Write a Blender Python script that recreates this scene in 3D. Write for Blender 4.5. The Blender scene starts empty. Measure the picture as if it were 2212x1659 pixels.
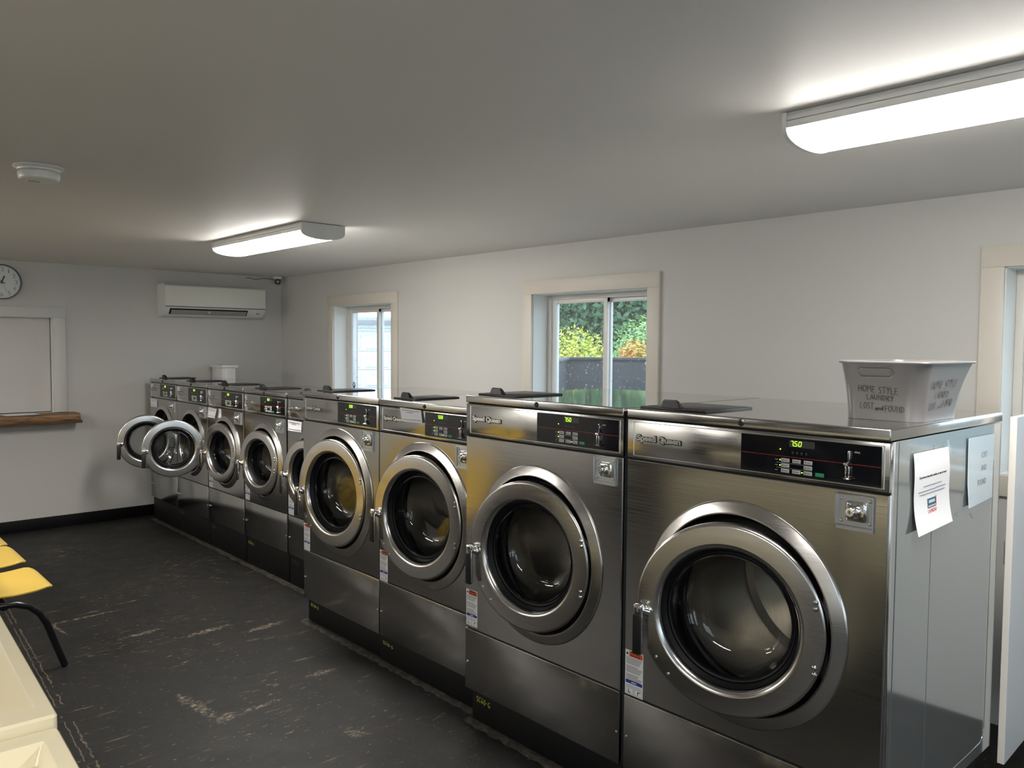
import bpy, bmesh, math, random
from mathutils import Vector, Matrix, Euler
random.seed(7)
C = bpy.context.scene.collection
S = bpy.context.scene
PI = math.pi; R = math.radians
# ------------------------------------------------------------------ camera
CY, CP, CR, CF, CH = R(47.795), R(-2.8814), R(0.4118), 1735.94, 1.65
def cam_axes():
    f = Vector((-math.sin(CY)*math.cos(CP), math.cos(CY)*math.cos(CP), math.sin(CP)))
    r = Vector((math.cos(CY), math.sin(CY), 0)); u = r.cross(f)
    r1 = r*math.cos(CR)+u*math.sin(CR); u1 = -r*math.sin(CR)+u*math.cos(CR)
    return r1, u1, f
r1, u1, f1 = cam_axes()
cd = bpy.data.cameras.new('camera'); cam = bpy.data.objects.new('camera', cd); C.objects.link(cam)
cd.sensor_width = 36; cd.lens = CF*36/2212; cd.clip_start = 0.05; cd.clip_end = 200
M = Matrix((( r1.x, u1.x, -f1.x, 0), (r1.y, u1.y, -f1.y, 0), (r1.z, u1.z, -f1.z, CH), (0, 0, 0, 1)))
cam.matrix_world = M
S.camera = cam
# ------------------------------------------------------------------ world and view
w = bpy.data.worlds.new('world'); S.world = w; w.use_nodes = True
nt = w.node_tree; bg = nt.nodes['Background']
tc = nt.nodes.new('ShaderNodeTexCoord'); sx = nt.nodes.new('ShaderNodeSeparateXYZ'); cr = nt.nodes.new('ShaderNodeValToRGB')
nt.links.new(tc.outputs['Generated'], sx.inputs[0]); nt.links.new(sx.outputs['Z'], cr.inputs[0]); nt.links.new(cr.outputs[0], bg.inputs[0])
cr.color_ramp.elements[0].color = (.80, .90, 1, 1); cr.color_ramp.elements[1].color = (.62, .80, 1, 1)
bg.inputs[1].default_value = 1.7
S.view_settings.view_transform = 'Standard'; S.view_settings.look = 'None'
S.view_settings.exposure = 1.15; S.view_settings.gamma = 1
LAMP = 20.0
S.cycles.max_bounces = 7; S.cycles.diffuse_bounces = 4; S.cycles.glossy_bounces = 4; S.cycles.transmission_bounces = 2; S.cycles.transparent_max_bounces = 12
S.cycles.adaptive_threshold = .025; S.cycles.use_light_tree = False; S.cycles.caustics_reflective = True; S.cycles.blur_glossy = 1.0
# ------------------------------------------------------------------ materials
def new_mat(name):
    m = bpy.data.materials.new(name); m.use_nodes = True
    return m, m.node_tree, m.node_tree.nodes['Principled BSDF']
def pm(name, col, rough=.5, metal=0., spec=.5, coat=0., emit=None, estr=0., bump=None, mott=0., aniso=None):
    m, t, b = new_mat(name)
    b.inputs['Base Color'].default_value = (*col, 1); b.inputs['Roughness'].default_value = rough
    b.inputs['Metallic'].default_value = metal; b.inputs['Specular IOR Level'].default_value = spec
    b.inputs['Coat Weight'].default_value = coat
    if emit: b.inputs['Emission Color'].default_value = (*emit, 1); b.inputs['Emission Strength'].default_value = estr
    tcn = t.nodes.new('ShaderNodeTexCoord')
    if mott:
        n = t.nodes.new('ShaderNodeTexNoise'); n.inputs['Scale'].default_value = 2.3; n.inputs['Detail'].default_value = 5
        mx = t.nodes.new('ShaderNodeMixRGB'); mx.inputs[1].default_value = (*[c*(1-mott) for c in col], 1); mx.inputs[2].default_value = (*[min(1, c*(1+mott)) for c in col], 1)
        t.links.new(tcn.outputs['Object'], n.inputs[0]); t.links.new(n.outputs[0], mx.inputs[0]); t.links.new(mx.outputs[0], b.inputs['Base Color'])
    if bump:
        n = t.nodes.new('ShaderNodeTexNoise'); n.inputs['Scale'].default_value = bump[0]; n.inputs['Detail'].default_value = 3
        mp = t.nodes.new('ShaderNodeMapping'); mp.inputs['Scale'].default_value = bump[2] if len(bump) > 2 else (1, 1, 1)
        bp = t.nodes.new('ShaderNodeBump'); bp.inputs['Strength'].default_value = bump[1]; bp.inputs['Distance'].default_value = .002
        t.links.new(tcn.outputs['Object'], mp.inputs[0]); t.links.new(mp.outputs[0], n.inputs[0]); t.links.new(n.outputs[0], bp.inputs['Height']); t.links.new(bp.outputs[0], b.inputs['Normal'])
    return m
def steel(name, col, r0, r1_, an=.0, grain=(3, 3, 260)):
    m, t, b = new_mat(name)
    b.inputs['Metallic'].default_value = 1; b.inputs['Base Color'].default_value = (*col, 1)
    tcn = t.nodes.new('ShaderNodeTexCoord'); mp = t.nodes.new('ShaderNodeMapping'); mp.inputs['Scale'].default_value = grain
    n = t.nodes.new('ShaderNodeTexNoise'); n.inputs['Scale'].default_value = 1; n.inputs['Detail'].default_value = 4
    mr = t.nodes.new('ShaderNodeMapRange'); mr.inputs[1].default_value = .3; mr.inputs[2].default_value = .7; mr.inputs[3].default_value = r0; mr.inputs[4].default_value = r1_
    t.links.new(tcn.outputs['Object'], mp.inputs[0]); t.links.new(mp.outputs[0], n.inputs[0]); t.links.new(n.outputs[0], mr.inputs[0]); t.links.new(mr.outputs[0], b.inputs['Roughness'])
    # smudges of wear in the finish
    n2 = t.nodes.new('ShaderNodeTexNoise'); n2.inputs['Scale'].default_value = 5; n2.inputs['Detail'].default_value = 6
    mx = t.nodes.new('ShaderNodeMixRGB'); mx.inputs[1].default_value = (*[c*.93 for c in col], 1); mx.inputs[2].default_value = (*[min(1, c*1.05) for c in col], 1)
    t.links.new(tcn.outputs['Object'], n2.inputs[0]); t.links.new(n2.outputs[0], mx.inputs[0]); t.links.new(mx.outputs[0], b.inputs['Base Color'])
    if an:
        b.inputs['Anisotropic'].default_value = an; b.inputs['Anisotropic Rotation'].default_value = .25
        tg = t.nodes.new('ShaderNodeTangent'); tg.direction_type = 'RADIAL'; tg.axis = 'Z'
        t.links.new(tg.outputs[0], b.inputs['Tangent'])
        bp = t.nodes.new('ShaderNodeBump'); bp.inputs['Strength'].default_value = .06; bp.inputs['Distance'].default_value = .0005
        t.links.new(n.outputs[0], bp.inputs['Height']); t.links.new(bp.outputs[0], b.inputs['Normal'])
    return m
m_steel = steel('brushed_steel', (.49, .484, .470), .12, .20, .40)
m_steel_top = steel('steel_top', (.56, .56, .54), .05, .085)
m_ring = steel('steel_ring', (.60, .585, .565), .17, .26)
m_chrome = pm('chrome', (.75, .75, .74), .08, 1)
m_zinc = steel('zinc_plate', (.58, .60, .61), .34, .46)
m_letter = pm('bright_steel_letters', (.80, .80, .78), .3, 1)
m_side = pm('painted_side', (.47, .505, .52), .09, .85)
m_black = pm('black_plastic', (.010, .010, .011), .32)
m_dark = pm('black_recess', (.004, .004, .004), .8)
m_rubber = pm('black_rubber', (.004, .004, .0045), .5, 0, .3)
m_panel = pm('glossy_black_panel', (.006, .007, .010), .06, 0, .5)
m_red = pm('red_line', (.45, .02, .015), .4)
m_button = pm('grey_button', (.50, .50, .48), .5)
m_green = pm('green_button', (.01, .30, .13), .4)
m_led = pm('green_led', (.1, .5, .02), .4, emit=(.35, 1, .02), estr=1.6)
m_led.cycles.emission_sampling = 'NONE'
m_digit_off = pm('unlit_display', (.05, .045, .045), .35)
m_white_ink = pm('white_ink', (.6, .6, .6), .5)
m_ink = pm('black_ink', (.015, .015, .018), .6)
m_ink_grey = pm('grey_ink', (.10, .10, .12), .7)
m_ink_faint = pm('faded_marker', (.145, .142, .145), .5)
m_paper = pm('white_paper', (.78, .78, .80), .7)
m_label = pm('white_label', (.68, .69, .69), .4)
m_orange = pm('orange_print', (.62, .10, .02), .5)
m_blue = pm('blue_print', (.015, .04, .25), .5)
m_teal = pm('teal_print', (.01, .10, .20), .5)
m_pink = pm('red_print', (.70, .16, .18), .6)
m_yellow_ink = pm('yellow_marker', (.62, .60, .10), .6)
m_yellow = pm('yellow_plastic', (.83, .57, .10), .28, bump=(60, .05))
m_blacktube = pm('black_enamel_tube', (.006, .007, .010), .25)
m_base = pm('black_base_paint', (.0025, .0025, .003), .55, 0, .25, mott=.3, bump=(12, .4))
m_cream = pm('cream_plastic', (.78, .70, .50), .22, bump=(5, .05))
m_white_plastic = pm('white_plastic', (.70, .70, .66), .3)
m_gloss_white = pm('gloss_white', (.72, .72, .66), .08)
m_grey_plastic = pm('grey_vane', (.30, .30, .27), .5)
m_bin = pm('grey_bin_plastic', (.155, .148, .148), .30, bump=(90, .06))
m_board_face = pm('white_board_face', (.62, .66, .69), .4)
m_board_edge = pm('cream_board_edge', (.70, .66, .60), .6, mott=.05)
m_vinyl = pm('window_vinyl', (.66, .63, .58), .35)
m_vinyl_white = pm('window_sash_white', (.74, .77, .78), .35)
m_box = pm('white_box_paint', (.66, .66, .65), .5)
m_sticker = pm('sticker_white', (.85, .86, .88), .5)
m_cord = pm('dark_cord', (.05, .05, .045), .6)
m_alu = pm('white_housing', (.62, .62, .60), .4)
def wall_paint(name, col):
    m, t, b = new_mat(name)
    tcn = t.nodes.new('ShaderNodeTexCoord'); n = t.nodes.new('ShaderNodeTexNoise'); n.inputs['Scale'].default_value = .8; n.inputs['Detail'].default_value = 4
    mx = t.nodes.new('ShaderNodeMixRGB'); mx.inputs[1].default_value = (*[c*.95 for c in col], 1); mx.inputs[2].default_value = (*[c*1.05 for c in col], 1)
    t.links.new(tcn.outputs['Object'], n.inputs[0]); t.links.new(n.outputs[0], mx.inputs[0]); t.links.new(mx.outputs[0], b.inputs['Base Color'])
    n2 = t.nodes.new('ShaderNodeTexNoise'); n2.inputs['Scale'].default_value = 130; bp = t.nodes.new('ShaderNodeBump'); bp.inputs['Strength'].default_value = .12; bp.inputs['Distance'].default_value = .001
    t.links.new(tcn.outputs['Object'], n2.inputs[0]); t.links.new(n2.outputs[0], bp.inputs['Height']); t.links.new(bp.outputs[0], b.inputs['Normal'])
    b.inputs['Roughness'].default_value = .55; b.inputs['Specular IOR Level'].default_value = .35
    return m
m_wall = wall_paint('grey_wall_paint', (.555, .545, .52))
m_ceil = wall_paint('ceiling_paint', (.73, .715, .69))
m_trimw = pm('white_trim_paint', (.62, .58, .51), .45, bump=(6, .3, (1, 1, 9)), mott=.05)
m_trimw2 = pm('grey_white_trim_paint', (.60, .60, .57), .5)
m_shutter = pm('white_shutter_board', (.62, .60, .575), .5, mott=.04)
m_jamb = pm('white_jamb_paint', (.74, .76, .74), .5)
# wood
m_wood, t, b = new_mat('rough_oak')
tcn = t.nodes.new('ShaderNodeTexCoord'); mp = t.nodes.new('ShaderNodeMapping'); mp.inputs['Scale'].default_value = (20, 3.5, 40)
n = t.nodes.new('ShaderNodeTexNoise'); n.inputs['Scale'].default_value = 1.4; n.inputs['Detail'].default_value = 8; n.inputs['Distortion'].default_value = .6
rp = t.nodes.new('ShaderNodeValToRGB'); rp.color_ramp.elements[0].position = .3; rp.color_ramp.elements[0].color = (.11, .055, .022, 1); rp.color_ramp.elements[1].position = .72; rp.color_ramp.elements[1].color = (.34, .19, .085, 1)
t.links.new(tcn.outputs['Object'], mp.inputs[0]); t.links.new(mp.outputs[0], n.inputs[0]); t.links.new(n.outputs[0], rp.inputs[0]); t.links.new(rp.outputs[0], b.inputs['Base Color'])
bp = t.nodes.new('ShaderNodeBump'); bp.inputs['Strength'].default_value = .5; bp.inputs['Distance'].default_value = .004; t.links.new(n.outputs[0], bp.inputs['Height']); t.links.new(bp.outputs[0], b.inputs['Normal']); b.inputs['Roughness'].default_value = .55
# worn black floor paint over pale boards
m_floor, t, b = new_mat('worn_black_floor')
def N(t, typ, **k):
    x = t.nodes.new(typ)
    for a, v in k.items():
        if a.startswith('i'): x.inputs[int(a[1:])].default_value = v
        else: setattr(x, a, v)
    return x
def L(t, a, b_): t.links.new(a, b_)
def mth(t, op, a, b_=None, clamp=False):
    x = t.nodes.new('ShaderNodeMath'); x.operation = op; x.use_clamp = clamp
    for i, v in enumerate((a, b_)):
        if v is None: continue
        if isinstance(v, (int, float)): x.inputs[i].default_value = v
        else: t.links.new(v, x.inputs[i])
    return x.outputs[0]
def noise(t, vec, scale, detail, mscale=(1, 1, 1), rot=0, rough=.5, loc=(0, 0, 0)):
    mp = t.nodes.new('ShaderNodeMapping'); mp.inputs['Scale'].default_value = mscale; mp.inputs['Rotation'].default_value = (0, 0, rot); mp.inputs['Location'].default_value = loc
    n = t.nodes.new('ShaderNodeTexNoise'); n.inputs['Scale'].default_value = scale; n.inputs['Detail'].default_value = detail; n.inputs['Roughness'].default_value = rough
    t.links.new(vec, mp.inputs[0]); t.links.new(mp.outputs[0], n.inputs[0]); return n.outputs[0]
tcn = t.nodes.new('ShaderNodeTexCoord'); ob = tcn.outputs['Object']
sxyz = t.nodes.new('ShaderNodeSeparateXYZ'); L(t, ob, sxyz.inputs[0])
fine = noise(t, ob, 38, 6, (1.2, .33, 1), rough=.75)
zone = noise(t, ob, 1.5, 3, (1, .7, 1))
speck = noise(t, ob, 60, 3, (1, .6, 1), rough=.6, loc=(3, 1, 0))
streak = noise(t, ob, 15, 5, (2.2, .28, 1), rot=.12, rough=.7, loc=(9, 4, 0))
# chips: fine noise above a threshold which falls where the zone noise is high
thr = mth(t, 'SUBTRACT', .778, mth(t, 'MULTIPLY', zone, .30))
c1 = mth(t, 'MULTIPLY', mth(t, 'SUBTRACT', fine, thr), 16, True)
c2 = mth(t, 'MULTIPLY', mth(t, 'SUBTRACT', speck, .658), 14, True)
c3 = mth(t, 'MULTIPLY', mth(t, 'SUBTRACT', streak, .625), 12, True)
chips = mth(t, 'MAXIMUM', mth(t, 'MAXIMUM', c1, c2), mth(t, 'MULTIPLY', c3, .8))
# chipped arc in the middle of the aisle
def blob(cx, cy, rx, ry, rot):
    dx = mth(t, 'SUBTRACT', sxyz.outputs[0], cx); dy = mth(t, 'SUBTRACT', sxyz.outputs[1], cy)
    a = mth(t, 'ADD', mth(t, 'MULTIPLY', dx, math.cos(rot)/rx), mth(t, 'MULTIPLY', dy, math.sin(rot)/rx))
    c = mth(t, 'ADD', mth(t, 'MULTIPLY', dx, -math.sin(rot)/ry), mth(t, 'MULTIPLY', dy, math.cos(rot)/ry))
    d = mth(t, 'ADD', mth(t, 'MULTIPLY', a, a), mth(t, 'MULTIPLY', c, c))
    return mth(t, 'SUBTRACT', 1, d, True)
bl = blob(-3.56, 1.35, .26, .05, .06)
for args in ((-3.40, 1.40, .07, .09, .3), (-3.40, 1.55, .035, .16, .1), (-3.70, 1.32, .12, .035, 0), (-4.35, 2.02, .05, .20, .1), (-3.55, 1.95, .05, .14, 0), (-2.9, 1.75, .09, .06, .5), (-5.2, 1.25, .03, .35, .05), (-5.1, 1.12, .25, .02, .1), (-4.5, 1.75, .05, .25, .1), (-4.7, 1.45, .04, .2, .1)):
    bl = mth(t, 'MAXIMUM', bl, blob(*args))
fn2 = noise(t, ob, 70, 6, (1, .5, 1), rough=.8, loc=(5, 5, 0))
c4 = mth(t, 'MULTIPLY', mth(t, 'SUBTRACT', mth(t, 'ADD', fn2, mth(t, 'MULTIPLY', bl, .19)), .66), 14, True)
c4 = mth(t, 'MULTIPLY', c4, mth(t, 'GREATER_THAN', bl, .02))
chips = mth(t, 'MAXIMUM', chips, c4)
# cracked board joints running along x
wob = noise(t, ob, 16, 5, (1, 1, 1), rough=.75)
def crack(y0, slope, wd, amp):
    yy = mth(t, 'SUBTRACT', mth(t, 'SUBTRACT', sxyz.outputs[1], y0), mth(t, 'MULTIPLY', mth(t, 'ADD', sxyz.outputs[0], 3.4), slope))
    yy = mth(t, 'ADD', yy, mth(t, 'MULTIPLY', mth(t, 'SUBTRACT', wob, .5), amp))
    return mth(t, 'MULTIPLY', mth(t, 'SUBTRACT', wd, mth(t, 'ABSOLUTE', yy)), 1/wd*1.3, True)
ck = mth(t, 'MAXIMUM', crack(.865, -.05, .0035, .05), crack(.833, -.055, .003, .03))
ckm = mth(t, 'GREATER_THAN', noise(t, ob, 6, 3, (1, 1, 1), loc=(2, 7, 0)), .42)
chips = mth(t, 'MAXIMUM', chips, mth(t, 'MULTIPLY', ck, mth(t, 'MULTIPLY', ckm, .7)))
base = t.nodes.new('ShaderNodeMixRGB'); base.inputs[1].default_value = (.0065, .006, .0055, 1); base.inputs[2].default_value = (.0155, .014, .0128, 1)
L(t, noise(t, ob, 3.2, 7, (1, .5, 1), rough=.65), base.inputs[0])
wood = t.nodes.new('ShaderNodeMixRGB'); wood.inputs[1].default_value = (.07, .06, .045, 1); wood.inputs[2].default_value = (.36, .29, .20, 1); L(t, noise(t, ob, 20, 3), wood.inputs[0])
mx = t.nodes.new('ShaderNodeMixRGB'); L(t, chips, mx.inputs[0]); L(t, base.outputs[0], mx.inputs[1]); L(t, wood.outputs[0], mx.inputs[2]); L(t, mx.outputs[0], b.inputs['Base Color'])
rr = mth(t, 'ADD', mth(t, 'MULTIPLY', noise(t, ob, 5, 3), .25), .42); L(t, rr, b.inputs['Roughness']); b.inputs['Specular IOR Level'].default_value = .38
bp = t.nodes.new('ShaderNodeBump'); bp.inputs['Strength'].default_value = .35; bp.inputs['Distance'].default_value = .003
L(t, noise(t, ob, 25, 4, (1, .4, 1)), bp.inputs['Height']); L(t, bp.outputs[0], b.inputs['Normal'])
# grime strip
m_grime, t, b = new_mat('grimy_kerb')
tcn = t.nodes.new('ShaderNodeTexCoord'); n = noise(t, tcn.outputs['Object'], 30, 6, (1, 1, 1), rough=.75)
rp = t.nodes.new('ShaderNodeValToRGB'); rp.color_ramp.elements[0].position = .44; rp.color_ramp.elements[0].color = (.008, .007, .006, 1); rp.color_ramp.elements[1].position = .78; rp.color_ramp.elements[1].color = (.085, .068, .045, 1)
L(t, n, rp.inputs[0]); L(t, rp.outputs[0], b.inputs['Base Color']); b.inputs['Roughness'].default_value = .8
# glass
def glass(name, tint, rough=.0, ior=1.45, dirt=0.):
    m = bpy.data.materials.new(name); m.use_nodes = True; t = m.node_tree; t.nodes.clear()
    o = t.nodes.new('ShaderNodeOutputMaterial'); tr = t.nodes.new('ShaderNodeBsdfTransparent'); tr.inputs[0].default_value = (*tint, 1)
    gl = t.nodes.new('ShaderNodeBsdfGlossy'); gl.inputs['Roughness'].default_value = rough; fr = t.nodes.new('ShaderNodeFresnel'); fr.inputs[0].default_value = ior
    mx = t.nodes.new('ShaderNodeMixShader'); gm = t.nodes.new('ShaderNodeNewGeometry'); t.links.new(mth(t, 'MULTIPLY', fr.outputs[0], mth(t, 'SUBTRACT', 1, gm.outputs['Backfacing'])), mx.inputs[0]); t.links.new(tr.outputs[0], mx.inputs[1]); t.links.new(gl.outputs[0], mx.inputs[2])
    out = mx.outputs[0]
    if dirt:
        df = t.nodes.new('ShaderNodeBsdfDiffuse'); df.inputs[0].default_value = (.85, .88, .9, 1); mx2 = t.nodes.new('ShaderNodeMixShader')
        tcn = t.nodes.new('ShaderNodeTexCoord'); ob = tcn.outputs['Object']
        sp = mth(t, 'MULTIPLY', mth(t, 'SUBTRACT', noise(t, ob, 75, 3, (1, 1, .6)), .655), 12, True)
        sp = mth(t, 'MULTIPLY', sp, dirt); sp = mth(t, 'ADD', sp, .06)
        t.links.new(sp, mx2.inputs[0]); t.links.new(out, mx2.inputs[1]); t.links.new(df.outputs[0], mx2.inputs[2]); out = mx2.outputs[0]
    t.links.new(out, o.inputs[0]); return m
m_glass = glass('door_glass', (.80, .81, .81), 0, 1.55)
m_pane = glass('window_glass', (.96, .98, .98), dirt=.7)
m_sleeve = glass('clear_sleeve', (.90, .93, .95), .12, 1.5)
m_tape = glass('clear_tape', (.9, .92, .92), .2, 1.5)
# perforated drum
m_drum, t, b = new_mat('perforated_drum')
tcn = t.nodes.new('ShaderNodeTexCoord'); s_ = t.nodes.new('ShaderNodeSeparateXYZ'); L(t, tcn.outputs['Object'], s_.inputs[0])
ang = mth(t, 'MULTIPLY', mth(t, 'ARCTAN2', s_.outputs[2], s_.outputs[0]), .29)
cb = t.nodes.new('ShaderNodeCombineXYZ'); L(t, mth(t, 'ADD', ang, s_.outputs[1]), cb.inputs[0]); L(t, mth(t, 'SUBTRACT', ang, s_.outputs[1]), cb.inputs[1])
vo = t.nodes.new('ShaderNodeTexVoronoi'); vo.voronoi_dimensions = '2D'; vo.inputs['Scale'].default_value = 100; vo.inputs['Randomness'].default_value = 0; L(t, cb.outputs[0], vo.inputs['Vector'])
hole = mth(t, 'LESS_THAN', vo.outputs['Distance'], .30)
mx = t.nodes.new('ShaderNodeMixRGB'); L(t, hole, mx.inputs[0]); mx.inputs[1].default_value = (.62, .57, .50, 1); mx.inputs[2].default_value = (.01, .01, .01, 1); L(t, mx.outputs[0], b.inputs['Base Color'])
L(t, mth(t, 'SUBTRACT', 1, hole), b.inputs['Metallic']); b.inputs['Roughness'].default_value = .32
m_drumback = pm('drum_back_steel', (.58, .54, .48), .30, 1)
m_diffuser = pm('lamp_diffuser', (.9, .9, .88), .5, emit=(1, .963, .905), estr=LAMP)

# ------------------------------------------------------------------ mesh helpers
class MB:
    def __init__(s): s.bm = bmesh.new(); s.mats = []
    def mi(s, m):
        if m not in s.mats: s.mats.append(m)
        return s.mats.index(m)
    def add(s, b2, m, mat=None, smooth=False):
        idx = s.mi(m); me = bpy.data.meshes.new('t')
        if mat: bmesh.ops.transform(b2, matrix=mat, verts=b2.verts)
        for f in b2.faces: f.material_index = idx; f.smooth = smooth
        b2.to_mesh(me); b2.free(); s.bm.from_mesh(me); bpy.data.meshes.remove(me)
        return s
    def box(s, x0, x1, y0, y1, z0, z1, m, bev=0, seg=2, mat=None):
        b2 = bmesh.new(); bmesh.ops.create_cube(b2, size=1)
        for v in b2.verts:
            v.co = Vector(((x0+x1)/2+v.co.x*(x1-x0), (y0+y1)/2+v.co.y*(y1-y0), (z0+z1)/2+v.co.z*(z1-z0)))
        if bev: bmesh.ops.bevel(b2, geom=b2.edges[:], offset=bev, segments=seg, affect='EDGES', profile=.5)
        return s.add(b2, m, mat, bool(bev))
    def lathe(s, prof, c, m, n=96, axis='Y', smooth=True, a0=0, a1=2*PI):
        b2 = bmesh.new(); full = abs(a1-a0-2*PI) < 1e-6; rows = []
        for (r_, h) in prof:
            row = []
            for i in range(n if full else n+1):
                a = a0+(a1-a0)*i/n
                if r_ < 1e-6 and i > 0: row.append(row[0]); continue
                co = {'Y': (c[0]+r_*math.cos(a), c[1]+h, c[2]+r_*math.sin(a)), 'Z': (c[0]+r_*math.cos(a), c[1]+r_*math.sin(a), c[2]+h), 'X': (c[0]+h, c[1]+r_*math.cos(a), c[2]+r_*math.sin(a))}[axis]
                row.append(b2.verts.new(co))
            rows.append(row)
        for j in range(len(rows)-1):
            for i in range(n if full else n):
                k = (i+1) % len(rows[j]) if full else i+1
                q = [rows[j][i], rows[j][k], rows[j+1][k], rows[j+1][i]]; u = []
                for v in q:
                    if v not in u: u.append(v)
                if len(u) > 2:
                    try: b2.faces.new(u)
                    except ValueError: pass
        return s.add(b2, m, None, smooth)
    def tube(s, pts, r_, m, n=10, closed=False, cap=True):
        pts = [Vector(p) for p in pts]; b2 = bmesh.new(); rows = []; up = None; K = len(pts)
        for i, p in enumerate(pts):
            if closed: tg = (pts[(i+1) % K]-pts[i-1])
            else: tg = pts[min(i+1, K-1)]-pts[max(i-1, 0)]
            tg.normalize()
            if up is None: up = Vector((0, 0, 1)) if abs(tg.z) < .9 else Vector((1, 0, 0))
            a = tg.cross(up)
            if a.length < 1e-4: a = tg.cross(Vector((0, 1, 0)))
            a.normalize(); b_ = a.cross(tg).normalized(); up = b_
            rr_ = r_[i] if isinstance(r_, (list, tuple)) else r_
            rows.append([b2.verts.new(p+a*rr_*math.cos(2*PI*k/n)+b_*rr_*math.sin(2*PI*k/n)) for k in range(n)])
        for i in range(K if closed else K-1):
            A, B = rows[i], rows[(i+1) % K]
            for k in range(n): b2.faces.new((A[k], A[(k+1) % n], B[(k+1) % n], B[k]))
        if cap and not closed: b2.faces.new(rows[0]); b2.faces.new(rows[-1][::-1])
        return s.add(b2, m, None, True)
    def poly(s, pts, m, thick=None):
        b2 = bmesh.new(); f = b2.faces.new([b2.verts.new(p) for p in pts])
        if thick:
            g = bmesh.ops.extrude_face_region(b2, geom=[f]); vs = [e for e in g['geom'] if isinstance(e, bmesh.types.BMVert)]
            bmesh.ops.translate(b2, verts=vs, vec=thick)
        return s.add(b2, m)
    def plate(s, x0, x1, z0, z1, y, cx, cz, r_, m, ch=.003, back=.012, n=96):
        """flat front sheet with a round hole, chamfered outer edges turned back"""
        b2 = bmesh.new(); an = [2*PI*i/n for i in range(n)]
        for X in (x0, x1):
            for Z in (z0, z1): an.append(math.atan2(Z-cz, X-cx) % (2*PI))
        an = sorted(an); inn, o1, o2, o3 = [], [], [], []
        def hit(a, X0, X1, Z0, Z1):
            c_, s2 = math.cos(a), math.sin(a); t_ = 1e9
            if c_ > 1e-9: t_ = min(t_, (X1-cx)/c_)
            if c_ < -1e-9: t_ = min(t_, (X0-cx)/c_)
            if s2 > 1e-9: t_ = min(t_, (Z1-cz)/s2)
            if s2 < -1e-9: t_ = min(t_, (Z0-cz)/s2)
            return cx+c_*t_, cz+s2*t_
        for a in an:
            inn.append(b2.verts.new((cx+r_*math.cos(a), y, cz+r_*math.sin(a))))
            X, Z = hit(a, x0, x1, z0, z1)
            Xi = min(max(X, x0+ch), x1-ch); Zi = min(max(Z, z0+ch), z1-ch)
            o1.append(b2.verts.new((Xi, y, Zi))); o2.append(b2.verts.new((X, y+ch, Z))); o3.append(b2.verts.new((X, y+back, Z)))
        K = len(an)
        for i in range(K):
            j = (i+1) % K
            for A, B in ((inn, o1), (o1, o2), (o2, o3)):
                b2.faces.new((A[i], A[j], B[j], B[i]))
        bmesh.ops.remove_doubles(b2, verts=b2.verts, dist=1e-6)
        bmesh.ops.recalc_face_normals(b2, faces=b2.faces)
        return s.add(b2, m)
    def mesh(s, me, m, mat=None):
        b2 = bmesh.new(); b2.from_mesh(me); return s.add(b2, m, mat)
    def build(s, name, parent=None, loc=(0, 0, 0), rot=(0, 0, 0), shift=None, sharp=35, label=None):
        me = bpy.data.meshes.new(name)
        if shift: bmesh.ops.translate(s.bm, verts=s.bm.verts, vec=shift)
        s.bm.to_mesh(me); s.bm.free()
        for m in s.mats: me.materials.append(m)
        me.set_sharp_from_angle(angle=R(sharp))
        o = bpy.data.objects.new(name, me); C.objects.link(o); o.location = loc; o.rotation_euler = rot
        if parent: o.parent = parent
        if label: o['label'] = label
        return o
def thing(name, label, cat, loc=(0, 0, 0), rz=0, group=None):
    o = bpy.data.objects.new(name, None); C.objects.link(o); o.empty_display_size = .05
    o.location = loc; o.rotation_euler = (0, 0, rz); o['label'] = label; o['category'] = cat
    if group: o['group'] = group
    return o
def tag(o, label, cat, group=None):
    o['label'] = label; o['category'] = cat
    if group: o['group'] = group
    return o
def struct(mb, name, **k):
    o = mb.build(name, **k)
    if not k.get('parent'): o['kind'] = 'structure'
    return o
FONT = {}
def text_mesh(body, wd, ht, ext=.0005, offset=0., spacing=1.0):
    """text fitted to wd x ht, lower-left at the origin, standing in XZ and facing -Y"""
    cu = bpy.data.curves.new('t', 'FONT'); cu.body = body; cu.extrude = .02; cu.offset = offset; cu.space_character = spacing; cu.resolution_u = 3
    o = bpy.data.objects.new('t', cu); C.objects.link(o); bpy.context.view_layer.update()
    me = bpy.data.meshes.new_from_object(o.evaluated_get(bpy.context.evaluated_depsgraph_get()))
    bpy.data.objects.remove(o); bpy.data.curves.remove(cu)
    xs = [v.co.x for v in me.vertices]; ys = [v.co.y for v in me.vertices]
    x0, x1, y0, y1 = min(xs), max(xs), min(ys), max(ys)
    for v in me.vertices:
        v.co = Vector(((v.co.x-x0)/(x1-x0)*wd, -(v.co.z/.02+1)/2*ext, (v.co.y-y0)/(y1-y0)*ht))
    return me
def T(x, y, z): return Matrix.Translation((x, y, z))
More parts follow.
